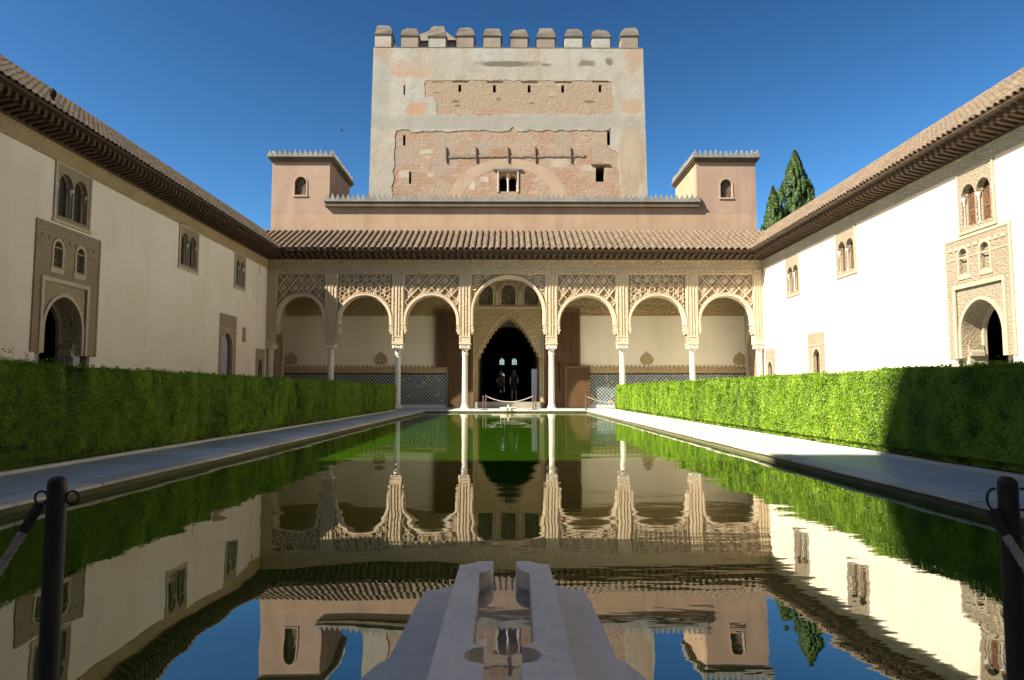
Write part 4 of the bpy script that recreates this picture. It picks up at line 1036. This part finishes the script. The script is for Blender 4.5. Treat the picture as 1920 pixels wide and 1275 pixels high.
for sg in (-1, 1):
    for q in range(1, 9): merlon(sg * 7.55, YT + .5 + q * 1.92, .9, 1.1, .78, .6)
for x in mx_[1:-1]: merlon(x, YT + dT - .5, 1.1, .9, .78, .6)
k = MB()                                    # sill course between merlons
k.box(-8.15, 8.15, YT - .045, YT + .95, ZTOP + .012, ZTOP + .045); k.build('parapet_course', MAT['cap_stone'], tower)
# stair-head roof behind the third merlon
k = MB(); k.box(-6.6, -3.5, YT + 2.2, YT + 4.6, ZTOP - .3, ZTOP + 1.55); sh = k.build('stair_head', MAT['merlon_plaster'], tower)
k = MB(); P = [(-6.8, YT + 2.0, ZTOP + 1.5), (-3.3, YT + 2.0, ZTOP + 1.6), (-3.3, YT + 4.8, ZTOP + 1.6), (-6.8, YT + 4.8, ZTOP + 1.5), (-4.55, YT + 3.0, ZTOP + 3.0), (-4.4, YT + 3.6, ZTOP + 2.95)]
k.add(P, [(0,1,4),(1,2,5,4),(2,3,5),(3,0,4,5),(0,3,2,1)]); k.build('stair_roof', MAT['cap_stone'], sh)
# features of the front: window frame, lintels, timbers, relieving arch, patches
k = MB(); k.plate(FT, rect(-.575, .525, 12.905, 14.115), twin, -.9, -.25); fw = k.build('twin_window', MAT['stucco'], tower)
k = MB()
for a in ((-.66, -.581, 12.85, 14.2), (.531, .61, 12.85, 14.2), (-.581, .531, 14.121, 14.2)): k.fbox(FT, *a, -.2, .06)
k.build('window_frame', MAT['white_patch'], fw)
k = MB(); k.fbox(FT, -.95, .78, 14.202, 14.29, -.1, .12); k.build('lintel', MAT['grey_cornice'], fw)
small_column(FT, -.025, 12.91, 13.75, -.2, .045, fw)
k = MB(); k.fbox(FT, -.12, .07, 13.75, 14.1, -.25, -.12); k.build('impost', MAT['stucco_smooth'], fw)
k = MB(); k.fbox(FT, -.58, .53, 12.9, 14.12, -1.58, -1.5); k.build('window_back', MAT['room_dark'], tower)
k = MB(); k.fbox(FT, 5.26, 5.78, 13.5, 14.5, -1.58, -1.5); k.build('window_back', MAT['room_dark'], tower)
k = MB(); k.fbox(FT, 4.98, 6.10, 14.502, 14.58, -.1, .08); k.build('window_lintel', MAT['eave_wood'], tower)
for x, w, a, b in gun:
    k = MB(); k.fbox(FT, x - .5, x + .48, b + .2, b + .25, .013, .05); k.build('slit_lintel', MAT['eave_wood'], tower)
for q, x in enumerate((-3.75, -1.95, -.02, 1.62, 3.75)):
    k = MB(); k.tube([FT(x, 15.6, .04), FT(x + .02, 15.2, .07), FT(x + .04, 14.65, .03)], .045, 6); k.build('timber', MAT['eave_wood'], tower)
k = MB(); k.plate(FT, rough_poly([(-3.7, 14.97), (4.55, 15.02), (4.6, 15.14), (-3.68, 15.09)], .18, .045, rr), (), .001, .05); k.build('stone_ledge', MAT['dark_patch'], tower)
ai = [(p[0], p[1]) for p in arc(0, 12.3, 2.75, 2.05, 30)]; ao = [(p[0], p[1]) for p in arc(0, 12.3, 3.55, 2.62, 30)]
k = MB(); k.plate(FT, band(ai, ao), [], .001, .006); k.build('relieving_arch', MAT['arch_brick'], tower)
# ------------------------------------------------------------------ the palace behind the camera (casts the shade over the near end)
pal = thing('palace_front', (0, -3, 0), 'tall pale stone palace front closing the near end of the court', 'building')
HP = 21.7; FP = lambda a, b, c: (-a, -3.0 + c, b)
ph_ = [opening(x, .9, .08, 3.2, .9, 12) for x in (-8, -4, 0, 4, 8)]
out = [(-26, -.05)]
for o in ph_: out += [(o[0][0], -.05)] + o[1:-1] + [(o[-1][0], -.05)]
out += [(26, -.05), (26, HP), (-26, HP)]
k = MB(); k.plate(FP, out, [rect(x - .6, x + .6, z, z + 1.8) for z in (6.5, 11.5, 16) for x in (-12, -8, -4, 0, 4, 8, 12)], -.8, 0); k.build('wall', MAT['palace_stone'], pal)
k = MB(); k.box(-26, 26, -14, -13.5, 0, HP); k.box(-26, -25.5, -13.5, -3.81, 0, HP); k.box(25.5, 26, -13.5, -3.81, 0, HP); k.box(-25.4, 25.4, -13.4, -3.82, HP - .4, HP - .2); k.build('rear_walls', MAT['palace_stone'], pal)
k = MB(); k.box(-26.2, 26.2, -3.8, -2.75, HP + .001, HP + .3); k.build('cornice', MAT['palace_stone'], pal)

# ------------------------------------------------------------------ hedges
def leaf_cloud(P, N, S, tint, name, mat, parent, shape=(.5, 1.0)):
    """P positions, N rough normals, S sizes: one diamond leaf per point"""
    n = len(P)
    D = rng.normal(size=(n, 3)); D /= np.linalg.norm(D, axis=1)[:, None]
    Nn = N + .75 * D; Nn /= np.linalg.norm(Nn, axis=1)[:, None]
    U = rng.normal(size=(n, 3)); U[:, 2] += .8; U -= (U * Nn).sum(1)[:, None] * Nn; U /= np.linalg.norm(U, axis=1)[:, None] + 1e-9
    Vv = np.cross(Nn, U); s = S[:, None]
    a = P + U * s * shape[1]; b = P + Vv * s * shape[0]; c = P - U * s * shape[1]; d = P - Vv * s * shape[0]
    V = np.stack([a, b, c, d], 1).reshape(-1, 3) - np.array(WL[parent])
    me = bpy.data.meshes.new(name); me.vertices.add(4 * n); me.vertices.foreach_set('co', V.astype(np.float32).ravel())
    me.loops.add(4 * n); me.loops.foreach_set('vertex_index', np.arange(4 * n, dtype=np.int32))
    me.polygons.add(n); me.polygons.foreach_set('loop_start', np.arange(0, 4 * n, 4, dtype=np.int32)); me.polygons.foreach_set('loop_total', np.full(n, 4, dtype=np.int32))
    at = me.attributes.new('tint', 'FLOAT', 'FACE'); at.data.foreach_set('value', np.clip(tint, 0, 1).astype(np.float32))
    me.materials.append(MAT[mat]); me.update(calc_edges=True); me.validate()
    o = bpy.data.objects.new(name, me); col.objects.link(o); put(o, parent, WL[parent]); return tag(o, kind='stuff')

def vnoise(x, y, sc, seed):
    r = np.random.default_rng(seed); G = r.random((256, 64)); X = x * sc; Y = y * sc + 7
    i = np.floor(X).astype(int); j = np.floor(Y).astype(int); fx = X - i; fy = Y - j; fx = fx*fx*(3-2*fx); fy = fy*fy*(3-2*fy)
    g = lambda a, b: G[a % 256, b % 64]
    return (g(i, j)*(1-fx)+g(i+1, j)*fx)*(1-fy)+(g(i, j+1)*(1-fx)+g(i+1, j+1)*fx)*fy

def hedge(xi, xo, y0, y1, zt, label, seed):
    s = 1 if xi > 0 else -1
    h = thing('hedge', ((xi + xo) / 2, y0, GZ), label, 'hedge', 'clipped myrtle hedges beside the pool')
    k = MB(); a, b = sorted((xi + s*.10, xo - s*.10)); k.box(a, b, y0 + .1, y1 - .1, GZ + .06, zt - .055); k.build('inner_branches', MAT['hedge_core'], h)
    k = MB(); a, b = sorted((xi + s*.05, xo)); k.box(a, b, y0, y1, .03, GZ + .01); k.build('soil_bed', MAT['earth'], h)
    k = MB(); a, b = sorted((xi - s*.02, xi + s*.07)); k.box(a, b, y0 - .05, y1 + .1, .022, GZ + .035); k.build('bed_edging', MAT['edge_marble'], h)
    Ps, Ns, Ss, Ts = [], [], [], []
    ys = np.arange(y0, y1, .25)
    for ya in ys:
        sz = .0045 + .0009 * ya if ya > 5.4 else .017
        # court face, lower density on the outside face, some on top
        for face, hgt, dens in (('in', zt - GZ, 2.9), ('out', zt - GZ, .7), ('top', abs(xo - xi), 1.5)):
            n = int(.25 * hgt * dens / (sz * sz * 1.0)); y = ya + rng.random(n) * .25
            if face == 'top':
                u = rng.random(n); x = xi + (xo - xi) * u; z = zt + (vnoise(x, y, 2.3, seed+3) - .5) * .06 + rng.normal(size=n) * .018 + np.where(rng.random(n) < .012, rng.random(n) * .09, 0)
                P = np.stack([x, y, z], 1); N = np.tile([0, 0, 1.], (n, 1))
            else:
                v = rng.random(n); z = GZ + .05 + v * (zt - GZ - .04)
                bul = (vnoise(y, z * .6, 1.3, seed) - .5) * .09 + (vnoise(y, z, 5.5, seed+1) - .5) * .05
                rd = -np.abs(rng.normal(size=n)) * .034
                rd -= .03 * (v > .95) * (v - .95) / .05 + .06 * (v < .08)
                off = bul + rd + .02
                x = (xi - s * off) if face == 'in' else (xo + s * off)
                P = np.stack([x, y, z], 1); N = np.tile([-s if face == 'in' else s, 0, .35], (n, 1)).astype(float)
            Ps.append(P); Ns.append(N); Ss.append(np.full(n, sz) * (.7 + .6 * rng.random(n)))
            yy, zz = P[:, 1], P[:, 2]
            t = .44 + (vnoise(yy, zz * .3, 1.1, seed+5) - .5) * .34 + (vnoise(yy, zz * .4, 4.3, seed+6) - .5) * .40 + (vnoise(yy, zz, 9, seed+9) - .5) * .32 - .3 * (vnoise(yy, zz * 1.3, 4.6, seed+11) > .86) + rng.normal(size=n) * .13  # dark spots in the tint stand in for shaded gaps among leaves
            Ts.append(t)
    for ye, ny in ((y1, 1), (y0, -1)):               # end faces
        sz = .0045 + .0009 * ye if ye > 5.4 else .017; W = abs(xo - xi); n = int(W * (zt - GZ) * 2.6 / (sz * sz))
        x = xi + (xo - xi) * rng.random(n); z = GZ + .05 + rng.random(n) * (zt - GZ - .04)
        y = ye + ny * ((vnoise(x + 5, z, 1.6, seed) - .5) * .12 - np.abs(rng.normal(size=n)) * .045 + .02)
        Ps.append(np.stack([x, y, z], 1)); Ns.append(np.tile([0, ny, .35], (n, 1)).astype(float)); Ss.append(np.full(n, sz)); Ts.append(.45 + rng.normal(size=n) * .16)
    # sprigs that escaped the shears
    for _ in range(260):
        y = rng.uniform(max(y0, 5), y1); x = xi + s * rng.uniform(0, .5); hh = rng.uniform(.03, .09); n = 9
        t = rng.random(n); P = np.stack([x + rng.normal(size=n) * .012, y + rng.normal(size=n) * .014, zt + t * hh], 1)
        Ps.append(P); Ns.append(rng.normal(size=(n, 3))); Ss.append(np.full(n, .010 + .0011 * y)); Ts.append(.5 + rng.normal(size=n) * .15)
    if s < 0:
        for _ in range(26):
            y = rng.uniform(7.2, 8.6); x = xi + s * rng.uniform(.4, 1.2); hh = rng.uniform(.08, .22); n = 16
            t = rng.random(n); P = np.stack([x + rng.normal(size=n) * .02 + t*.03, y + rng.normal(size=n) * .02, zt + t * hh], 1)
            Ps.append(P); Ns.append(rng.normal(size=(n, 3))); Ss.append(np.full(n, .017)); Ts.append(.4 + rng.normal(size=n) * .15)
    leaf_cloud(np.concatenate(Ps), np.concatenate(Ns), np.concatenate(Ss), np.concatenate(Ts), 'foliage', 'myrtle_leaf', h)
    k = MB()
    y = y0 + .3
    while y < y1:
        x = xi + s * random.uniform(.15, .3); k.tube([(x, y, GZ), (x + random.uniform(-.03, .03), y + random.uniform(-.04, .04), GZ + .3)], .018, 5); y += random.uniform(.25, .5)
    tag(k.build('stems', MAT['bark'], h), kind='stuff')
    return h
hedge(-5.0, -6.7, 1.5, 30.5, 1.17, 'shaded dark green clipped hedge along the left walkway', 21)
hedge(4.85, 6.6, 1.5, 31.0, 1.16, 'bright green clipped hedge along the right walkway, its near end in shadow', 51)

# ------------------------------------------------------------------ cypresses beyond the right wing
def cypress(x, y, zb, zt, r, label, seed, n=5200):
    r_ = np.random.default_rng(seed)
    t = thing('cypress_tree', (x, y, 0), label, 'tree', 'cypresses behind the right wing')
    k = MB(); k.tube([(x, y, 0), (x + .1, y, zb), (x, y + .1, (zb + zt) / 2), (x, y, zt - .6)], [.32, .26, .15, .03], 8); k.build('trunk', MAT['bark'], t, smooth=True)
    H = zt - zb
    k = MB(); k.lathe([(r * .35, zb - .3), (r * .62, zb + H * .1), (r * .58, zb + H * .4), (r * .38, zb + H * .66), (r * .16, zb + H * .86), (.02, zt - .5)], x, y, 12); k.build('inner_branches', MAT['hedge_core'], t, smooth=True)
    Ps, Ns, Ts, Ss = [], [], [], []
    ncl = 700
    for i in range(ncl):
        f = r_.random() ** .8; z = zb + f * H; prof = r * (min(1, (1 - f) * 1.45) ** .72) * (.62 + .38 * min(1, f * 6 + .35))
        a = r_.random() * 2 * PI; q = prof * (.25 + .75 * r_.random() ** .5) * (1 + .12 * math.sin(5 * f * PI + a * 2 + seed))
        c = np.array([x + math.cos(a) * q, y + math.sin(a) * q, z]); m = n // ncl
        rad = (.18 + .34 * (1 - f)) * (.7 + .6 * r_.random())
        d = r_.normal(size=(m, 3)); d /= np.linalg.norm(d, axis=1)[:, None]; rr_ = r_.random((m, 1)) ** .45
        P = c + d * rr_ * rad * np.array([.6, .6, 1.9])
        out = P - np.array([x, y, 0]); out[:, 2] = .5
        Ps.append(P); Ns.append(d + out / (np.linalg.norm(out, axis=1)[:, None] + 1e-6)); Ts.append(.35 + .3 * r_.random() + r_.normal(size=m) * .14 ); Ss.append(np.full(m, .085) * (.7 + .6 * r_.random(m)))
    leaf_cloud(np.concatenate(Ps), np.concatenate(Ns), np.concatenate(Ss), np.concatenate(Ts), 'crown', 'cypress_leaf', t, (.42, 1.0))
cypress(25.75, 60, 6, 22.3, 3.0, 'taller cypress with dense pointed crown behind the right wing', 3, 150000)
cypress(23.3, 59, 6, 18.7, 1.9, 'shorter slim cypress beside the taller one, nearer the turret', 4, 85000)
cypress(24.4, 61.8, 6, 17.4, 2.0, 'low dark cypress crown in the gap between the other two', 5, 60000)

# ------------------------------------------------------------------ near marble runnel
rn = thing('marble_runnel', (-.015, PN, 0), 'pale grey marble water channel with notched kerbs reaching out into the pool', 'fountain')
xc = -.015; fl = fZ(0)
def sym(half): return [(xc + x, y) for x, y in half] + [(xc - x, y) for x, y in reversed(half)]
flange = sym([(.62, 1.0), (.62, 1.70), (.50, 1.86), (.44, 1.93), (.405, 1.99), (.385, 2.06), (.372, 2.105), (.352, 2.125), (.347, 2.16), (.335, 2.70), (.325, 2.84), (.30, 2.855), (.27, 2.865), (.25, 2.89), (.21, 2.92), (.18, 2.93)])
k = MB(); k.plate(fl, flange, (), -.35, .10); k.build('plinth', MAT['runnel_marble'], rn, bevel=.008)
def curb(sg):
    inn = [(.05, 1.0), (.05, 1.80)]
    inn += [(.05 + .0, 1.80)] and [(.052, 1.80), (.052, 1.83)]
    cy = 1.875
    inn = [(.048, 1.0), (.048, 1.818)]
    for q in range(9):
        t = -PI / 2 + PI * q / 8; inn.append((.052 + .052 * math.cos(t), cy + .055 * math.sin(t)))
    inn += [(.056, 1.934), (.07, 1.945), (.082, 1.965), (.088, 2.0), (.096, 2.62)]
    for q in range(6):
        t = q / 5 * PI / 2; inn.append((.096 - .05 * math.sin(t), 2.70 + .075 * (1 - math.cos(t)) + .03 * t))
    inn += [(.046, 2.885)]
    outl = [(.105, 2.885), (.115, 2.872), (.135, 2.85), (.155, 2.835), (.18, 2.83), (.182, 2.5), (.185, 1.0)]
    P = [(xc + sg * x, y) for x, y in inn + outl]
    k = MB(); k.plate(fl, P, (), .101, .205); return k.build('kerb', MAT['runnel_marble'], rn, bevel=.005)
curb(1); curb(-1)
k = MB(); k.box(xc - .12, xc + .12, 1.0, 2.80, .101, .125); k.box(xc - .05, xc + .05, 2.80, 2.88, -.2, .10); k.build('channel_bed', MAT['runnel_marble'], rn)
k = MB(); k.add([(xc - .13, 1.0, .138), (xc + .13, 1.0, .138), (xc + .13, 2.885, .138), (xc - .13, 2.885, .138)], [(0, 1, 2, 3)]); k.build('channel_water', MAT['shallow_water'], rn, recalc=False)

# ------------------------------------------------------------------ near barrier posts and ropes
def near_post(x, y, label, hook_open):
    p = thing('barrier_post', (x, y, GZ), label, 'post', 'iron barrier posts beside the runnel')
    k = MB(); k.lathe([(.0238, GZ), (.0236, .655), (.023, .668), (.019, .677), (.012, .682), (.002, .683)], x, y, 20); k.build('shaft', MAT['iron_post'], p, smooth=True)
    k = MB(); k.lathe([(.09, GZ), (.09, GZ + .012), (.04, GZ + .02), (.03, GZ + .03)], x, y, 20); k.build('base_plate', MAT['iron_post'], p, smooth=True)
    for sg in (-1, 1):
        k = MB(); cz = .628
        if hook_open:      # curl that leaves the shaft low, swings out and up and ends in a small lip
            ctr = [(.024, -.030), (.036, -.034), (.046, -.030), (.053, -.020), (.0555, -.006), (.053, .008), (.046, .018), (.038, .022), (.032, .020)]
        else:              # closed ring eye
            ctr = [(.040 + .0165 * math.cos(q * PI / 10), .0165 * math.sin(q * PI / 10)) for q in range(21)]
        k.tube([(x + sg * a_, y, cz + b_) for a_, b_ in ctr], .0032, 8); k.build('hook', MAT['iron_post'], p, smooth=True)
        k = MB(); k.tube([(x + sg * .023, y, cz - (.030 if hook_open else .006)), (x + sg * .029, y, cz - (.032 if hook_open else .010))], .0045, 8); k.build('hook_stud', MAT['iron_post'], p)
    return p
near_post(-1.165, 1.8, 'dark iron post with closed ring hooks standing left of the runnel', False)
near_post(1.300, 1.8, 'dark iron post with open curled hooks standing right of the runnel', True)
def rope(p0, p1, sag, label, r=.011):
    p0 = Vector(p0); p1 = Vector(p1); N = 90
    t_ = thing('rope', tuple(p0), label, 'rope', 'barrier ropes')
    def pt(u): p = p0.lerp(p1, u); p.z -= 4 * sag * u * (1 - u); return p
    C = [pt(i / N) for i in range(N + 1)]
    k0 = int(N * .03)
    for s3 in range(3):                       # three twisted strands
        k = MB(); pts = []
        for i in range(k0, N * 4 - 4 * 0 + 1 if False else N * 6 + 1):
            pass
        for i in range(k0 * 6, N * 6 + 1):
            u = i / (N * 6); c = pt(u); d = (pt(min(1, u + .01)) - pt(max(0, u - .01))).normalized(); a = d.cross(Vector((0, 1, .2))).normalized(); b = d.cross(a)
            th = i * .42 + s3 * 2 * PI / 3; pts.append(tuple(c + (a * math.cos(th) + b * math.sin(th)) * r * .48))
        k.tube(pts, r * .58, 6); k.build('strand', MAT['rope'], t_, smooth=True)
    k = MB(); k.tube([tuple(C[i]) for i in range(0, k0 + 2)], r * 1.15, 8); k.build('sleeve', MAT['rope_sleeve'], t_, smooth=True)
    return t_
rope((-1.208, 1.8, .612), (-1.95, 1.15, .60), .52, 'thick pale twisted rope hanging from the left iron post')
rope((1.254, 1.8, .594), (1.75, 1.0, .60), .46, 'thick pale twisted rope hanging in front of the right iron post')

# ------------------------------------------------------------------ far end: basin, posts, ropes, board, people, bird
fb = thing('marble_fountain', (0, 30.75, GZ), 'small low white marble basin at the far edge of the pool', 'fountain')
k = MB(); k.box(-.75, .75, 30.35, 31.1, GZ + .002, GZ + .05); k.build('slab', MAT['column_marble'], fb, bevel=.01)
k = MB(); k.lathe([(.30, GZ + .05), (.36, GZ + .10), (.38, GZ + .14), (.33, GZ + .14), (.28, GZ + .10), (.02, GZ + .09)], 0, 30.75, 20); k.build('basin', MAT['column_marble'], fb, smooth=True)
k = MB(); k.lathe([(.05, GZ + .09), (.03, GZ + .16), (.05, GZ + .19), (.015, GZ + .24), (.004, GZ + .27)], 0, 30.75, 10); k.build('spout', MAT['column_marble'], fb, smooth=True)
k = MB(); k.box(-.12, -.06, 30.05, 30.4, GZ + .051, GZ + .11); k.box(.06, .12, 30.05, 30.4, GZ + .051, GZ + .11); k.build('channel_lips', MAT['column_marble'], fb)
def far_post(x, y, lab, zt=.78):
    p = thing('barrier_post', (x, y, GZ), lab, 'post', 'slim barrier posts at the far end')
    k = MB(); k.lathe([(.028, GZ), (.028, zt - .02), (.02, zt), (.004, zt + .005)], x, y, 10); k.build('shaft', MAT['far_post'], p, smooth=True)
    k = MB(); k.lathe([(.10, GZ), (.10, GZ + .02), (.03, GZ + .03)], x, y, 12); k.build('base_plate', MAT['far_post'], p)
    k = MB(); k.tube([(x + .03 * math.cos(t), y - .02, zt - .06 + .03 * math.sin(t)) for t in [q * PI / 6 for q in range(13)]], .006, 5); k.build('hook', MAT['far_post'], p)
far_post(-1.15, 31.7, 'outer slim brown post left of the doorway', .74)
far_post(-1.02, 31.5, 'inner slim brown post left of the doorway, rope tied to it')
far_post(1.14, 31.5, 'inner slim brown post right of the doorway, rope tied to it')
far_post(1.27, 31.7, 'outer slim brown post right of the doorway', .74)
far_post(3.52, 31.1, 'single slim brown post in front of the wicket, right of the doorway')
def thin_rope(p0, p1, sag, lab):
    p0 = Vector(p0); p1 = Vector(p1); k = MB(); pts = []
    for i in range(25):
        u = i / 24; p = p0.lerp(p1, u); p.z -= 4 * sag * u * (1 - u); pts.append(tuple(p))
    k.tube(pts, .016, 6); o = k.build('rope', MAT['rope'], None, tuple(p0), smooth=True); tag(o, lab, 'rope', 'barrier ropes')
thin_rope((-1.02, 31.5, .72), (1.14, 31.5, .72), .27, 'thin white rope sagging across the dark doorway')
thin_rope((3.52, 31.1, .72), (5.6, 31.3, .66), .26, 'thin white rope sagging in front of the tiled wall at right')
bd = thing('information_board', (1.42, 35.75, .40), 'tall narrow blue-grey board standing inside the right of the doorway', 'board')
k = MB(); k.box(1.23, 1.50, 35.75, 35.80, .43, 2.08); k.build('panel', MAT['board'], bd)
k = MB(); k.box(1.20, 1.228, 35.74, 35.81, .40, 2.11); k.box(1.502, 1.53, 35.74, 35.81, .40, 2.11); k.box(1.228, 1.502, 35.74, 35.81, 2.082, 2.11); k.build('frame', MAT['board_frame'], bd)
k = MB(); k.box(1.18, 1.55, 35.66, 35.9, .401, .425); k.build('foot', MAT['board_frame'], bd)

def skin_mesh(name, mat, parent, V, E, Rr, root=0, sub=2):
    me = bpy.data.meshes.new(name); o0 = WL[parent]
    me.from_pydata([(v[0], v[1], v[2]) for v in V], E, []); o = bpy.data.objects.new(name, me); col.objects.link(o); put(o, parent, o0)
    me.materials.append(mat); md = o.modifiers.new('skin', 'SKIN'); md.use_smooth_shade = True
    for i, r in enumerate(Rr):
        sv = me.skin_vertices[0].data[i]; sv.radius = r if hasattr(r, '__len__') else (r, r); sv.use_root = i == root
    sb = o.modifiers.new('sub', 'SUBSURF'); sb.levels = sub; sb.render_levels = sub
    return o
def person(x, y, z, rz, label, dress, sleeves, hairmat, H=1.66, skirt=True, armbend=0):
    p = thing('person', (x, y, z), label, 'person'); p.rotation_euler = (0, 0, rz); s = H / 1.70
    J = [(0,0,.93), (0,0,1.10), (0,.01,1.28), (0,.01,1.40), (0,0,1.48), (0,-.01,1.60),           # pelvis..head
         (.10,0,.88), (.105,.01,.50), (.11,-.02,.10), (.115,.10,.03),
         (-.10,0,.88), (-.105,.0,.50), (-.11,-.02,.10), (-.115,.10,.03),
         (.17,0,1.39), (.225,-.03,1.13), (.20,.05+armbend,.93), (.19,.09+armbend,.86),
         (-.17,0,1.39), (-.225,-.03,1.13), (-.20,.05+armbend,.93), (-.19,.09+armbend,.86), (0,.01,1.69)]
    Ed = [(0,1),(1,2),(2,3),(3,4),(4,5),(5,22),(0,6),(6,7),(7,8),(8,9),(0,10),(10,11),(11,12),(12,13),(3,14),(14,15),(15,16),(16,17),(3,18),(18,19),(19,20),(20,21)]
    Rr = [(.135,.10),(.115,.085),(.135,.09),(.11,.075),(.05,.05),(.075,.09),(.085,.085),(.055,.06),(.036,.04),(.035,.03),(.085,.085),(.055,.06),(.036,.04),(.035,.03),(.05,.05),(.038,.038),(.028,.028),(.03,.02),(.05,.05),(.038,.038),(.028,.028),(.03,.02),(.07,.08)]
    b = skin_mesh('body', MAT['skin'] if sleeves is None else MAT['skin'], p, [(a*s, c*s, d*s) for a, c, d in J], Ed, [(r[0]*s, r[1]*s) for r in Rr])
    o0 = WL[p]
    k = MB()
    if skirt: prof = [(.235, .62), (.215, .75), (.19, .92), (.155, 1.10), (.165, 1.26), (.175, 1.36), (.12, 1.43), (.06, 1.46)]
    else: prof = [(.19, .84), (.18, .95), (.165, 1.10), (.18, 1.28), (.19, 1.38), (.12, 1.44), (.06, 1.47)]
    n = 20; V = []; F = []
    for r, zz in prof:
        for q in range(n):
            t = 2 * PI * q / n; fold = 1 + (.05 * math.sin(t * 7) if zz < .9 else 0); V.append((o0.x + r * s * 1.12 * fold * math.cos(t), o0.y + r * s * .76 * fold * math.sin(t), o0.z + zz * s))
    for i in range(len(prof) - 1):
        for q in range(n): F.append((i*n+q, i*n+(q+1) % n, (i+1)*n+(q+1) % n, (i+1)*n+q))
    k.add(V, F); k.build('dress' if skirt else 'shirt', MAT[dress], p, smooth=True)
    if not skirt:
        for sg in (-1, 1):
            k = MB(); k.tube([tuple(o0 + Vector(v) * s) for v in ((sg*.09, 0, .95), (sg*.105, .01, .5), (sg*.11, -.01, .06))], [.12*s, .085*s, .07*s], 12); k.build('trouser_leg', MAT['black_dress'], p, smooth=True)
    k = MB(); V = []; F = []; n = 16
    for i, (r, zz, yy) in enumerate(((.085, 1.44, -.06), (.105, 1.52, -.04), (.118, 1.60, -.02), (.112, 1.68, -.01), (.08, 1.745, 0), (.02, 1.775, 0))):
        for q in range(n):
            t = 2 * PI * q / n; front = max(0, math.sin(t)); rr3 = r * (1 - .35 * front * (zz < 1.68)); V.append((o0.x + rr3 * s * math.cos(t), o0.y + (yy + rr3 * 1.05 * math.sin(t)) * s, o0.z + zz * s))
    for i in range(5):
        for q in range(n): F.append((i*n+q, i*n+(q+1) % n, (i+1)*n+(q+1) % n, (i+1)*n+q))
    k.add(V, F); k.build('hair', MAT[hairmat], p, smooth=True)
    return p
person(.32, 37.6, .38, .1, 'person seen from behind in short black dress with bare legs inside the doorway', 'black_dress', None, 'hair', 1.68)
person(-.42, 38.6, .38, -.3, 'person in dark patterned shirt and trousers deeper in the doorway, left of the other', 'navy_cloth', None, 'grey_hair', 1.70, False, .05)

br = thing('bird', (-12.2, 49, 20.0), 'tiny dark bird flying in the blue sky left of the tower', 'bird')
V = [(-12.2, 49, 20)]
k = MB(); k.tube([(-12.32, 49, 20.0), (-12.26, 49, 20.01), (-12.16, 49, 20.01), (-12.08, 49, 19.99)], [.01, .04, .045, .015], 8); k.build('body', MAT['bird'], br, smooth=True)
for sg in (-1, 1):
    k = MB(); k.hexa([(-12.24, 49, 20.01), (-12.14, 49, 20.01), (-12.20, 49 + sg*.3, 20.10), (-12.24, 49 + sg*.3, 20.10), (-12.24, 49, 20.02), (-12.14, 49, 20.02), (-12.20, 49 + sg*.3, 20.105), (-12.24, 49 + sg*.3, 20.105)]); k.build('wing', MAT['bird'], br)
